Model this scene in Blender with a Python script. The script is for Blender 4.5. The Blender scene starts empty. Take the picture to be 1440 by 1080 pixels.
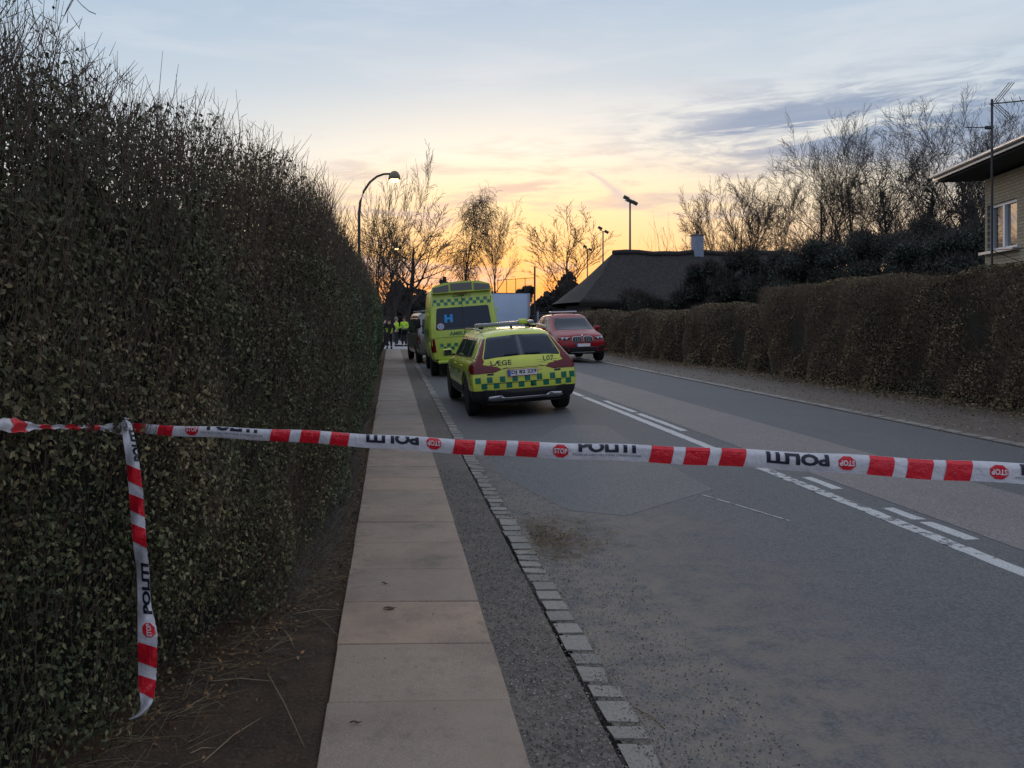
import bpy, bmesh, math, random
import numpy as np
from mathutils import Vector, Matrix
from mathutils.bvhtree import BVHTree
PI = math.pi
rad = math.radians
S = bpy.context.scene
COL = S.collection
rng = np.random.default_rng(7)
random.seed(7)

# ------------------------------------------------------------------ camera
PSI = rad(1.5); H = 1.64; F = 1150.0; CX = 580.0; CY = 450.0
cd = bpy.data.cameras.new('camera'); cam = bpy.data.objects.new('camera', cd); COL.objects.link(cam)
cam.location = (0, 0, H); cam.rotation_euler = (PI/2, 0, -PSI)
cd.sensor_width = 36; cd.lens = F/1440*36
cd.shift_x = (720-CX)/1440; cd.shift_y = -(540-CY)/1440
cd.clip_start = 0.05; cd.clip_end = 3000
S.camera = cam

def lin(r, g=None, b=None):
    if g is None: r, g, b = r
    f = lambda c: (c/255/12.92) if c/255 <= .04045 else ((c/255+.055)/1.055)**2.4
    return (f(r), f(g), f(b), 1)

# ------------------------------------------------------------------ world: dusk sky
W = bpy.data.worlds.new("World"); S.world = W; W.use_nodes = True
nt = W.node_tree; N = nt.nodes; L = nt.links; N.clear()
def nd(t, **k):
    n = N.new(t)
    for a, v in k.items(): setattr(n, a, v)
    return n
def M(op, a, b=None, c=None, clamp=False):
    n = nd('ShaderNodeMath', operation=op, use_clamp=clamp)
    for i, v in enumerate((a, b, c)):
        if v is None: continue
        if isinstance(v, (int, float)): n.inputs[i].default_value = v
        else: L.new(v, n.inputs[i])
    return n.outputs[0]
def mixc(fac, a, b):
    n = nd('ShaderNodeMix', data_type='RGBA', clamp_factor=True)
    for sock, v in ((n.inputs[0], fac), (n.inputs[6], a), (n.inputs[7], b)):
        if isinstance(v, (tuple, float, int)): sock.default_value = v
        else: L.new(v, sock)
    return n.outputs[2]
tc = nd('ShaderNodeTexCoord'); sx = nd('ShaderNodeSeparateXYZ'); L.new(tc.outputs['Generated'], sx.inputs[0])
X_, Y_, Z_ = sx.outputs
EL = M('MULTIPLY', M('ARCSINE', Z_), 180/PI)
AZ = M('MULTIPLY', M('ARCTAN2', X_, Y_), 180/PI)
def ramp(fac, stops, lo, hi):
    n = nd('ShaderNodeValToRGB'); cr = n.color_ramp
    while len(cr.elements) < len(stops): cr.elements.new(.5)
    for e, (p, c) in zip(cr.elements, stops):
        e.position = (p-lo)/(hi-lo); e.color = lin(*c)
    mr = nd('ShaderNodeMapRange'); L.new(fac, mr.inputs[0]); mr.inputs[1].default_value = lo; mr.inputs[2].default_value = hi
    L.new(mr.outputs[0], n.inputs[0]); return n.outputs[0]
glow = ramp(EL, [(-5, (140, 110, 95)), (0, (206, 148, 116)), (2.2, (248, 166, 92)), (4.5, (250, 196, 126)), (8, (242, 216, 170)), (11.5, (234, 226, 210)),
                 (16, (190, 199, 206)), (21, (166, 183, 201)), (40, (182, 191, 206)), (90, (176, 186, 204))], -5, 90)
side = ramp(EL, [(-5, (110, 108, 112)), (0, (190, 168, 158)), (3.5, (226, 205, 182)), (7, (212, 208, 202)), (12, (184, 195, 206)),
                 (20, (162, 181, 200)), (40, (182, 191, 206)), (90, (176, 186, 204))], -5, 90)
az0 = 8.0
dAZ = M('ABSOLUTE', M('SUBTRACT', AZ, az0))
g = M('POWER', 2.71828, M('MULTIPLY', M('POWER', M('DIVIDE', dAZ, 24.0), 2.0), -1.0))
back = ramp(EL, [(-5, (88, 96, 112)), (0, (122, 132, 156)), (5, (146, 156, 186)), (12, (164, 176, 202)), (25, (176, 186, 206)), (90, (176, 186, 204))], -5, 90)
bf_ = nd('ShaderNodeMapRange', interpolation_type='SMOOTHSTEP'); L.new(dAZ, bf_.inputs[0]); bf_.inputs[1].default_value = 55; bf_.inputs[2].default_value = 120
side = mixc(bf_.outputs[0], side, back)
sky = mixc(g, side, glow)
# clouds in azimuth / elevation space
cv = nd('ShaderNodeCombineXYZ'); L.new(M('MULTIPLY', AZ, .045), cv.inputs[0]); L.new(M('MULTIPLY', EL, .26), cv.inputs[1]); cv.inputs[2].default_value = 3.3
def noise(scale, det, rough, off=0, dist=.4):
    n = nd('ShaderNodeTexNoise'); n.inputs['Scale'].default_value = scale; n.inputs['Detail'].default_value = det
    n.inputs['Roughness'].default_value = rough; n.inputs['Distortion'].default_value = dist
    v = nd('ShaderNodeVectorMath', operation='ADD'); v.inputs[1].default_value = (off, off*.7, off*.3); L.new(cv.outputs[0], v.inputs[0])
    L.new(v.outputs[0], n.inputs['Vector']); return n.outputs[0]
def sstep(v, a, b):
    mr = nd('ShaderNodeMapRange', interpolation_type='SMOOTHSTEP'); L.new(v, mr.inputs[0]); mr.inputs[1].default_value = a; mr.inputs[2].default_value = b
    return mr.outputs[0]
def gauss(a0, e0, wa, we, tilt=0.0):
    da = M('SUBTRACT', AZ, a0); de = M('SUBTRACT', M('SUBTRACT', EL, e0), M('MULTIPLY', da, tilt))
    q = M('ADD', M('POWER', M('DIVIDE', da, wa), 2.0), M('POWER', M('DIVIDE', de, we), 2.0))
    return M('POWER', 2.71828, M('MULTIPLY', q, -1.0))
n1 = noise(1.6, 7, .6); n2 = noise(3.4, 6, .65, 5.0, .8); n3 = noise(1.1, 6, .6, 11.0)
# low lavender streaks inside the glow
lowband = M('MULTIPLY', sstep(EL, .6, 2.5), M('SUBTRACT', 1.0, sstep(EL, 9.5, 14.0)))
c_low = M('MULTIPLY', M('MULTIPLY', sstep(M('ADD', n1, M('MULTIPLY', M('SUBTRACT', n2, .5), .5)), .46, .66), lowband), .85)
sky = mixc(c_low, sky, mixc(g, lin(164, 174, 194), lin(196, 178, 168)))
# blue-grey bank on the right
b1 = M('ADD', gauss(26, 12.2, 9, 2.3, -.04), M('MULTIPLY', gauss(38, 12.0, 11, 3.2, -.02), .85))
b1 = M('MINIMUM', M('MULTIPLY', b1, sstep(M('ADD', n1, M('MULTIPLY', M('SUBTRACT', n2, .5), .9)), .33, .60)), 1.0)
sky = mixc(M('MULTIPLY', b1, .95), sky, lin(126, 144, 170))
# thin high veil
veil = M('MULTIPLY', sstep(n3, .48, .72), M('MULTIPLY', sstep(EL, 6, 13), .28))
sky = mixc(veil, sky, lin(216, 216, 218))
# dim band low on the left
b2 = M('MULTIPLY', gauss(-3, 3.0, 9, .8), sstep(n2, .42, .6)); sky = mixc(M('MULTIPLY', b2, .5), sky, lin(176, 160, 164))
# rising smoke trail, drifting up to the left
da = M('SUBTRACT', AZ, 15.2); de = M('SUBTRACT', EL, 8.9)
al = M('ADD', M('MULTIPLY', da, .78), M('MULTIPLY', de, -.63)); ac = M('ADD', M('MULTIPLY', da, .63), M('MULTIPLY', de, .78))
ac = M('ADD', ac, M('MULTIPLY', M('SUBTRACT', n2, .5), .7))
wid = M('ADD', .13, M('MULTIPLY', sstep(al, -1.6, 1.6), .22))
tr = M('MULTIPLY', M('POWER', 2.71828, M('MULTIPLY', M('POWER', M('DIVIDE', ac, wid), 2.0), -1.0)), M('MULTIPLY', sstep(al, -2.4, -1.4), M('SUBTRACT', 1.0, sstep(al, 1.2, 2.1))))
sky = mixc(M('MULTIPLY', tr, .6), sky, lin(178, 172, 184))
bgp = nd('ShaderNodeBackground'); L.new(sky, bgp.inputs[0]); bgp.inputs[1].default_value = .95
st = nd('ShaderNodeTexSky', sky_type='NISHITA'); st.sun_disc = False; st.sun_elevation = rad(1.0); st.sun_rotation = rad(az0)
st.air_density = 1.0; st.dust_density = 1.5
bgn = nd('ShaderNodeBackground'); L.new(st.outputs[0], bgn.inputs[0]); bgn.inputs[1].default_value = .02
ad = nd('ShaderNodeAddShader'); L.new(bgp.outputs[0], ad.inputs[0]); L.new(bgn.outputs[0], ad.inputs[1])
wo = nd('ShaderNodeOutputWorld'); L.new(ad.outputs[0], wo.inputs[0])

sl = bpy.data.lights.new('sun', 'SUN'); so = bpy.data.objects.new('sun', sl); COL.objects.link(so)
sl.energy = .35; sl.angle = rad(14); sl.color = (1, .72, .48)
so.rotation_euler = (rad(86), 0, PI - rad(az0))
S.view_settings.view_transform = 'Standard'; S.view_settings.look = 'None'; S.view_settings.gamma = 1
S.view_settings.exposure = 0.34; S.view_settings.use_curve_mapping = False

# ------------------------------------------------------------------ materials
MATS = {}
def mat(name, col, rough=.6, metal=0.0, col2=None, scale=20, bump=0.0, bscale=None, coord='pos', spec=None, emit=None, tint=None, coat=0, detail=5, contrast=(.35, .65), rnd=0.0):
    if name in MATS: return MATS[name]
    m = bpy.data.materials.new(name); m.use_nodes = True; MATS[name] = m
    t = m.node_tree; b = t.nodes['Principled BSDF']
    c4 = lambda c: (c[0], c[1], c[2], 1)
    b.inputs['Base Color'].default_value = c4(col); b.inputs['Roughness'].default_value = rough; b.inputs['Metallic'].default_value = metal
    if spec is not None: b.inputs['Specular IOR Level'].default_value = spec
    if coat: b.inputs['Coat Weight'].default_value = coat; b.inputs['Coat Roughness'].default_value = .06
    if emit: b.inputs['Emission Color'].default_value = c4(emit[0]); b.inputs['Emission Strength'].default_value = emit[1]
    if coord == 'pos': vec = t.nodes.new('ShaderNodeNewGeometry').outputs['Position']
    else: vec = t.nodes.new('ShaderNodeTexCoord').outputs['Object']
    def nz(s, d=detail):
        n = t.nodes.new('ShaderNodeTexNoise'); n.inputs['Scale'].default_value = s; n.inputs['Detail'].default_value = d; n.inputs['Roughness'].default_value = .6
        t.links.new(vec, n.inputs['Vector']); return n.outputs[0]
    out = None
    if col2 is not None:
        mr = t.nodes.new('ShaderNodeMapRange'); mr.inputs[1].default_value = contrast[0]; mr.inputs[2].default_value = contrast[1]
        if tint:
            a = t.nodes.new('ShaderNodeAttribute'); a.attribute_name = tint; t.links.new(a.outputs['Fac'], mr.inputs[0]); mr.inputs[1].default_value = 0; mr.inputs[2].default_value = 1
        else: t.links.new(nz(scale), mr.inputs[0])
        mx = t.nodes.new('ShaderNodeMix'); mx.data_type = 'RGBA'; mx.inputs[6].default_value = c4(col); mx.inputs[7].default_value = c4(col2)
        t.links.new(mr.outputs[0], mx.inputs[0]); out = mx.outputs[2]
        t.links.new(out, b.inputs['Base Color'])
    if rnd:
        oi = t.nodes.new('ShaderNodeObjectInfo'); hs = t.nodes.new('ShaderNodeHueSaturation')
        mr2 = t.nodes.new('ShaderNodeMapRange'); mr2.inputs[3].default_value = 1-rnd; mr2.inputs[4].default_value = 1+rnd
        t.links.new(oi.outputs['Random'], mr2.inputs[0]); t.links.new(mr2.outputs[0], hs.inputs['Value'])
        if out: t.links.new(out, hs.inputs['Color'])
        else: hs.inputs['Color'].default_value = c4(col)
        t.links.new(hs.outputs[0], b.inputs['Base Color'])
    if bump:
        bp = t.nodes.new('ShaderNodeBump'); bp.inputs['Strength'].default_value = bump; bp.inputs['Distance'].default_value = .01
        t.links.new(nz(bscale or scale*3, 3), bp.inputs['Height']); t.links.new(bp.outputs[0], b.inputs['Normal'])
    return m

class G:
    """tiny node-graph helper for the ground materials"""
    def __init__(s, name, rough=.85):
        s.m = bpy.data.materials.new(name); s.m.use_nodes = True; s.t = s.m.node_tree; s.b = s.t.nodes['Principled BSDF']
        s.b.inputs['Roughness'].default_value = rough; s.pos = s.n('ShaderNodeNewGeometry').outputs['Position']
        sp = s.n('ShaderNodeSeparateXYZ'); s.l(s.pos, sp.inputs[0]); s.x, s.y, s.z = sp.outputs
    def n(s, t): return s.t.nodes.new(t)
    def l(s, a, b): s.t.links.new(a, b)
    def m_(s, op, a, b=None, clamp=False):
        n = s.n('ShaderNodeMath'); n.operation = op; n.use_clamp = clamp
        for i, v in enumerate((a, b)):
            if v is None: continue
            if isinstance(v, (int, float)): n.inputs[i].default_value = v
            else: s.l(v, n.inputs[i])
        return n.outputs[0]
    def noise(s, sc, det=5, r=.6, stretch=None, off=0):
        v = s.pos
        mp = s.n('ShaderNodeMapping'); s.l(v, mp.inputs[0]); mp.inputs['Location'].default_value = (off, off, off)
        if stretch: mp.inputs['Scale'].default_value = stretch
        n = s.n('ShaderNodeTexNoise'); n.inputs['Scale'].default_value = sc; n.inputs['Detail'].default_value = det; n.inputs['Roughness'].default_value = r
        s.l(mp.outputs[0], n.inputs['Vector']); return n.outputs[0]
    def vor(s, sc):
        n = s.n('ShaderNodeTexVoronoi'); n.inputs['Scale'].default_value = sc; s.l(s.pos, n.inputs['Vector']); return n
    def step(s, v, a, b):
        mr = s.n('ShaderNodeMapRange'); mr.interpolation_type = 'SMOOTHSTEP'; s.l(v, mr.inputs[0]); mr.inputs[1].default_value = a; mr.inputs[2].default_value = b; return mr.outputs[0]
    def mix(s, f, a, b, mode='MIX'):
        n = s.n('ShaderNodeMix'); n.data_type = 'RGBA'; n.blend_type = mode
        for sock, v in ((n.inputs[0], f), (n.inputs[6], a), (n.inputs[7], b)):
            if isinstance(v, (int, float)): sock.default_value = v
            elif isinstance(v, tuple): sock.default_value = (v[0], v[1], v[2], 1)
            else: s.l(v, sock)
        return n.outputs[2]
    def done(s, col, bumps=(), dist=.004):
        s.l(col, s.b.inputs['Base Color'])
        if bumps:
            h = None
            for v, k in bumps:
                q = s.m_('MULTIPLY', v, k); h = q if h is None else s.m_('ADD', h, q)
            bp = s.n('ShaderNodeBump'); bp.inputs['Distance'].default_value = dist; bp.inputs['Strength'].default_value = 1; s.l(h, bp.inputs['Height']); s.l(bp.outputs[0], s.b.inputs['Normal'])
        return s.m

def asphalt(name, base, dark, dirt=None, rough=.72, dirt_x=None, coarse=1.0):
    g = G(name, rough)
    big = g.noise(.7, 6, .62); mid = g.noise(4, 5, .6, off=9); v = g.vor(95*coarse); sp = g.noise(160*coarse, 2, .5)
    c = g.mix(g.step(big, .35, .68), base, dark)
    c = g.mix(g.m_('MULTIPLY', g.step(mid, .45, .7), .35), c, tuple(k*.75 for k in dark))
    stone = g.step(g.m_('ADD', v.outputs['Color'], 0), .0, 1.0)
    c = g.mix(.55, c, g.mix(stone, tuple(k*.45 for k in base), tuple(min(1, k*1.75) for k in base)))
    c = g.mix(g.m_('MULTIPLY', g.step(sp, .62, .75), .5), c, tuple(min(1, k*2.6) for k in base))
    if dirt:
        if dirt_x:
            near = g.m_('SUBTRACT', 1.0, g.step(g.m_('ADD', g.x, g.m_('MULTIPLY', g.m_('SUBTRACT', g.noise(1.1, 6, .65, off=3), .5), 1.6)), dirt_x[0], dirt_x[1]))
            f = g.m_('MULTIPLY', near, g.step(g.noise(6, 6, .7, off=20), .3, .62))
            if len(dirt_x) > 2:
                f = g.m_('MULTIPLY', f, g.m_('SUBTRACT', 1.0, g.step(g.y, dirt_x[2], dirt_x[3])))
        else: f = g.m_('MULTIPLY', g.step(g.noise(3, 6, .7, off=20), .45, .7), .7)
        c = g.mix(f, c, dirt)
    return g.done(c, [(v.outputs['Distance'], .35), (g.noise(60*coarse, 4, .7), .8), (mid, .4)], .005)

A_ROAD = asphalt('road_asphalt', (.104, .104, .110), (.082, .083, .090), (.215, .18, .15), dirt_x=(1.0, 3.0, 5, 15))
A_STRIP = asphalt('old_asphalt', (.125, .108, .095), (.082, .072, .064), (.185, .15, .12), rough=.85, coarse=.6)
A_PATCH = asphalt('patch_asphalt', (.190, .170, .163), (.155, .140, .136))
A_PATCH2 = asphalt('grey_patch_asphalt', (.134, .131, .132), (.112, .110, .112))
A_SIDE = asphalt('side_asphalt', (.30, .31, .33), (.25, .26, .28))
A_VERGE = asphalt('gravel_verge', (.125, .100, .082), (.080, .064, .050), (.12, .08, .052), coarse=.5)

def slab_mat():
    g = G('concrete_slab', .82)
    oi = g.n('ShaderNodeObjectInfo'); r = oi.outputs['Random']
    c = g.mix(r, (.43, .305, .218), (.33, .258, .200))
    c = g.mix(g.step(g.noise(1.4, 6, .65), .4, .7), c, (.27, .20, .150))
    c = g.mix(g.m_('MULTIPLY', g.step(g.noise(9, 6, .7, off=5), .5, .72), .5), c, (.20, .17, .145))
    sp = g.noise(230, 2, .5); c = g.mix(g.m_('MULTIPLY', g.step(sp, .57, .68), .6), c, (.55, .50, .44))
    c = g.mix(g.m_('MULTIPLY', g.m_('SUBTRACT', 1.0, g.step(sp, .28, .40)), .5), c, (.09, .08, .07))
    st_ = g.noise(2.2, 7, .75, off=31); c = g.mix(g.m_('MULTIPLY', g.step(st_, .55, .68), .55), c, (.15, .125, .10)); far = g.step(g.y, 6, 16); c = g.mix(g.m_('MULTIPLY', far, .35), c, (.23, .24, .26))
    return g.done(c, [(g.noise(120, 3, .6), .5), (g.noise(12, 4, .6), .6)], .002)
SLAB = slab_mat()
def granite():
    g = G('granite', .6)
    oi = g.n('ShaderNodeObjectInfo'); r = oi.outputs['Random']
    c = g.mix(r, (.20, .185, .17), (.29, .265, .24))
    c = g.mix(g.m_('MULTIPLY', g.step(g.noise(60, 4, .7), .45, .65), .5), c, (.10, .10, .105))
    c = g.mix(g.m_('MULTIPLY', g.step(g.noise(5, 5, .7, off=2), .5, .7), .5), c, (.13, .11, .09))
    return g.done(c, [(g.noise(45, 4, .6), 1.0), (g.noise(9, 3, .6), 1.5)], .006)
GRAN = granite()
def soil():
    g = G('soil', .95)
    c = g.mix(g.step(g.noise(3, 6, .7), .35, .65), (.13, .080, .048), (.065, .044, .029))
    c = g.mix(g.m_('MULTIPLY', g.step(g.noise(60, 5, .7, off=4), .5, .68), .8), c, (.22, .13, .07))
    c = g.mix(g.m_('MULTIPLY', g.step(g.noise(25, 5, .7, off=14), .56, .7), .8), c, (.014, .012, .010))
    return g.done(c, [(g.noise(40, 6, .75), 2.0), (g.noise(8, 3, .6), 2.0)], .02)
SOIL = soil()
def grassm():
    g = G('grass_ground', .95)
    c = g.mix(g.step(g.noise(.8, 6, .7), .35, .65), (.045, .050, .022), (.060, .048, .028))
    c = g.mix(g.step(g.noise(20, 5, .7), .45, .65), c, (.03, .032, .018))
    return g.done(c, [(g.noise(20, 4, .7), 2.0)], .03)
GRASS = grassm()
def paintm(name, lo, hi):
    g = G(name, .6)
    w = g.step(g.noise(14, 6, .75), lo, hi); w2 = g.step(g.noise(90, 3, .7, off=7), .35, .55)
    f = g.m_('MULTIPLY', w, g.m_('ADD', g.m_('MULTIPLY', w2, .5), .5))
    c = g.mix(f, (.095, .094, .098), (.56, .56, .56))
    return g.done(c, [(g.noise(120, 3, .6), .6)], .003)
PAINT = paintm('road_paint', .33, .42); PAINT_W = paintm('worn_road_paint', .42, .50)

# ------------------------------------------------------------------ object helpers
def link(name, me, m, parent=None, loc=None, rot=None):
    o = bpy.data.objects.new(name, me); COL.objects.link(o)
    if m is not None:
        ms = m if isinstance(m, (list, tuple)) else [m]
        if len(me.materials) == 0:
            for q in ms: me.materials.append(q)
    if parent is not None: o.parent = parent
    if loc is not None: o.location = loc
    if rot is not None: o.rotation_euler = rot
    return o
def pym(name, v, f, m, parent=None, smooth=False, loc=None, rot=None):
    me = bpy.data.meshes.new(name); me.from_pydata([tuple(map(float, p)) for p in v], [], [list(map(int, q)) for q in f]); me.update()
    if smooth: me.polygons.foreach_set('use_smooth', [True]*len(me.polygons))
    return link(name, me, m, parent, loc, rot)
def bmo(name, bm, m, parent=None, smooth=False, loc=None, rot=None):
    me = bpy.data.meshes.new(name); bm.to_mesh(me); bm.free()
    if smooth: me.polygons.foreach_set('use_smooth', [True]*len(me.polygons))
    return link(name, me, m, parent, loc, rot)
def empty(name, label, cat, loc=(0, 0, 0), rot=(0, 0, 0), group=None):
    o = bpy.data.objects.new(name, None); COL.objects.link(o); o.location = loc; o.rotation_euler = rot; o.empty_display_size = .1
    o['label'] = label; o['category'] = cat
    if group: o['group'] = group
    return o
def tag(o, label, cat, group=None):
    o['label'] = label; o['category'] = cat
    if group: o['group'] = group
    return o
def setkind(o, k, label=None):
    o['kind'] = k
    if label: o['label'] = label
    return o

class MB:
    def __init__(s): s.v = []; s.f = []
    def box(s, c, d, R=None):
        x, y, z = c; a, b, e = d[0]/2, d[1]/2, d[2]/2; n = len(s.v)
        for p in ((-a, -b, -e), (a, -b, -e), (a, b, -e), (-a, b, -e), (-a, -b, e), (a, -b, e), (a, b, e), (-a, b, e)):
            q = Vector(p)
            if R is not None: q = R @ q
            s.v.append((q.x+x, q.y+y, q.z+z))
        for q in ((0, 3, 2, 1), (4, 5, 6, 7), (0, 1, 5, 4), (1, 2, 6, 5), (2, 3, 7, 6), (3, 0, 4, 7)): s.f.append([n+i for i in q])
        return s
    def tube(s, pts, rs, k=6, caps=True):
        pts = [Vector(p) for p in pts]
        if not isinstance(rs, (list, tuple)): rs = [rs]*len(pts)
        n0 = len(s.v); up = Vector((0, 0, 1))
        for i, p in enumerate(pts):
            d = (pts[min(i+1, len(pts)-1)]-pts[max(i-1, 0)])
            if d.length < 1e-9: d = Vector((0, 0, 1))
            d.normalize()
            a = d.cross(up if abs(d.z) < .95 else Vector((1, 0, 0))).normalized(); b = d.cross(a)
            for j in range(k):
                t = 2*PI*j/k; q = p+(a*math.cos(t)+b*math.sin(t))*rs[i]; s.v.append((q.x, q.y, q.z))
        for i in range(len(pts)-1):
            for j in range(k):
                s.f.append([n0+i*k+j, n0+i*k+(j+1) % k, n0+(i+1)*k+(j+1) % k, n0+(i+1)*k+j])
        if caps and k > 2:
            s.f.append([n0+j for j in range(k)][::-1]); s.f.append([n0+(len(pts)-1)*k+j for j in range(k)])
        return s
    def lathe(s, prof, k=16, axis='z', c=(0, 0, 0)):
        n0 = len(s.v)
        for (r, h) in prof:
            for j in range(k):
                t = 2*PI*j/k; a, b = r*math.cos(t), r*math.sin(t)
                p = (a, b, h) if axis == 'z' else (h, a, b)
                s.v.append((p[0]+c[0], p[1]+c[1], p[2]+c[2]))
        for i in range(len(prof)-1):
            for j in range(k): s.f.append([n0+i*k+j, n0+i*k+(j+1) % k, n0+(i+1)*k+(j+1) % k, n0+(i+1)*k+j])
        s.f.append([n0+j for j in range(k)][::-1]); s.f.append([n0+(len(prof)-1)*k+j for j in range(k)])
        return s
    def prism(s, poly, a, b, axis='z'):
        n = len(s.v); k = len(poly)
        for h in (a, b):
            for (u, w) in poly: s.v.append({'z': (u, w, h), 'x': (h, u, w), 'y': (u, h, w)}[axis])
        s.f.append([n+i for i in range(k)][::-1]); s.f.append([n+k+i for i in range(k)])
        for i in range(k): j = (i+1) % k; s.f.append([n+i, n+j, n+k+j, n+k+i])
        return s
    def build(s, name, m, parent=None, smooth=False, loc=None, rot=None): return pym(name, s.v, s.f, m, parent, smooth, loc, rot)

def rbox(name, c, d, r, m, parent=None, seg=2, rot=None):
    bm = bmesh.new(); bmesh.ops.create_cube(bm, size=1)
    for v in bm.verts: v.co = Vector((v.co.x*d[0], v.co.y*d[1], v.co.z*d[2]))
    bmesh.ops.bevel(bm, geom=list(bm.edges), offset=r, segments=seg, affect='EDGES', profile=.6)
    return bmo(name, bm, m, parent, True, loc=c, rot=rot)
def evald(o):
    dg = bpy.context.evaluated_depsgraph_get(); dg.update(); return bpy.data.meshes.new_from_object(o.evaluated_get(dg))

# points from pixels of the 1440x1080 photograph
def pt(px, py, D):
    xc = (px-CX)/F*D; return Vector((xc*math.cos(PSI)+D*math.sin(PSI), -xc*math.sin(PSI)+D*math.cos(PSI), H-(py-CY)/F*D))
def xy(px, D):
    p = pt(px, CY, D); return p.x, p.y
def zr(x):
    if x <= 1.03: return 0.0
    if x <= 4.23: return -.018+.188*math.sin(PI/2*(x-1.03)/3.2)
    if x <= 7.5: return .17-.07*((x-4.23)/3.27)**2
    return .12

# ------------------------------------------------------------------ ground, road, pavement
setkind(MB().box((0, 300, -.65), (3000, 3000, 1.0)).build('ground', GRASS), 'structure', 'dark winter grass ground reaching the horizon')
def sheet(name, xs, ys, zf, m, label=None, smooth=True):
    v = [(x, y, zf(x, y)) for y in ys for x in xs]; k = len(xs)
    f = [(j*k+i, j*k+i+1, (j+1)*k+i+1, (j+1)*k+i) for j in range(len(ys)-1) for i in range(k-1)]
    return setkind(pym(name, v, f, m, None, smooth), 'structure', label)
XS = [1.0+.25*i for i in range(27)]; XS[-1] = 7.56
YS = [-8, -4, 0, 4, 8, 12, 18, 26, 36, 48, 60, 80, 100, 130]
XS[0] = 1.015
sheet('road', XS, YS, lambda x, y: zr(max(x, 1.04)) - (.0 if x > 1.02 else .0), A_ROAD, 'two lane asphalt road with a raised crown')
sheet('light_asphalt_lane', [4.03+.1*i for i in range(13)]+[5.30], [-8, 2, 6, 10, 16, 30, 60, 100], lambda x, y: zr(x)+.0025, A_PATCH, 'paler resurfaced strip right of the centre lines')
# irregular patch in the left lane
def patch(name, outline, m, dz, label):
    bm = bmesh.new(); vs = [bm.verts.new((x, y, 0)) for x, y in outline]; bm.faces.new(vs)
    x0 = min(p[0] for p in outline); x1 = max(p[0] for p in outline); c = x0+.12
    while c < x1:
        bmesh.ops.bisect_plane(bm, geom=bm.faces[:]+bm.edges[:]+bm.verts[:], plane_co=(c, 0, 0), plane_no=(1, 0, 0)); c += .12
    for v in bm.verts: v.co.z = zr(v.co.x)+dz
    for q_ in bmesh.ops.extrude_edge_only(bm, edges=[e for e in bm.edges if e.is_boundary])['geom']:
        if isinstance(q_, bmesh.types.BMVert): q_.co.z -= dz+.002
    return setkind(bmo(name, bm, m), 'structure', label)
patch('asphalt_patch', [(1.5, 6.9), (1.9, 6.55), (2.86, 7.2), (2.92, 9.4), (3.06, 11.6), (2.5, 11.9), (2.0, 10.9), (1.25, 10.2), (1.15, 8.6)], A_PATCH2, .002, 'paler grey asphalt repair in the left lane')
# road markings
def stripe(name, x, w, y0, y1, m, dz=.004, label=None, wob=.006):
    n = max(2, int((y1-y0)/.12)); v = []; f = []
    for i in range(n+1):
        y = y0+(y1-y0)*i/n; a = x-w/2+random.uniform(-wob, wob); b = x+w/2+random.uniform(-wob, wob)
        v += [(a, y, zr(a)+dz), (b, y, zr(b)+dz)]
    f = [(2*i, 2*i+1, 2*i+3, 2*i+2) for i in range(n)]; k_ = len(v); v += [(a, b, c-dz-.002) for a, b, c in v]
    for i in range(n): f += [(2*i, 2*i+2, k_+2*i+2, k_+2*i), (2*i+1, k_+2*i+1, k_+2*i+3, 2*i+3)]
    f += [(0, k_, k_+1, 1), (2*n, 2*n+1, k_+2*n+1, k_+2*n)]
    return setkind(pym(name, v, f, m), 'structure', label)
stripe('road_marking', 3.69, .115, -4, 5.2, PAINT, label='solid white centre line, nearest stretch')
stripe('road_marking', 3.69, .11, 5.2, 8.9, PAINT_W, label='worn solid white centre line under the tape')
stripe('road_marking', 3.69, .115, 8.9, 15.5, PAINT, label='solid white centre line running towards the parked cars')
stripe('road_marking', 3.70, .11, 15.7, 17.0, PAINT, label='short far end of the solid centre line')
for a, b, m in ((5.38, 5.85, PAINT), (5.93, 6.30, PAINT), (7.02, 7.55, PAINT), (10.75, 12.75, PAINT), (12.95, 14.8, PAINT), (21.5, 23.5, PAINT), (30, 32, PAINT)):
    stripe('centre_dash', 3.89, .095, a, b, m, label='white dash beside the solid centre line', wob=.008)
# faint scratch line
v = []; 
for i in range(16):
    t = i/15; x = 2.70+.28*t; y = 7.05-1.0*t; v += [(x-.008, y, zr(x)+.0025), (x+.012, y, zr(x)+.0025)]
setkind(pym('road_marking', v, [(2*i, 2*i+1, 2*i+3, 2*i+2) for i in range(15)], PAINT_W), 'structure', 'thin faded stray paint line in the left lane')

sheet('asphalt_strip', [.50, .6, .7, .8, .90], [-4, 0, 10, 46.2], lambda x, y: -.008, A_STRIP, 'old gritty asphalt strip between slabs and kerb')
sheet('soil_strip', [-3.5, -2.2, -1.4, -.9, -.6, -.4, -.24], [-6+.5*i for i in range(25)]+[8+2*i for i in range(20)], lambda x, y: -.022+max(0, (-.45-x))*.07+.012*math.sin(x*9+y*3)+.01*math.sin(y*7), SOIL, 'bare brown soil between hedge and slabs')
sheet('side_road', [-30, -5, 1.03], [46.2, 52, 66], lambda x, y: -.006, A_SIDE, 'pale side road crossing behind the police officers')
sheet('gravel_verge', [7.62, 8.2, 9, 9.8, 10.8, 12.5], [-8, 0, 10, 20, 30, 60], lambda x, y: .112+.02*math.sin(x*3+y*.7)*(x > 7.7), A_VERGE, 'gritty brown verge in front of the right hedges')

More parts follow.
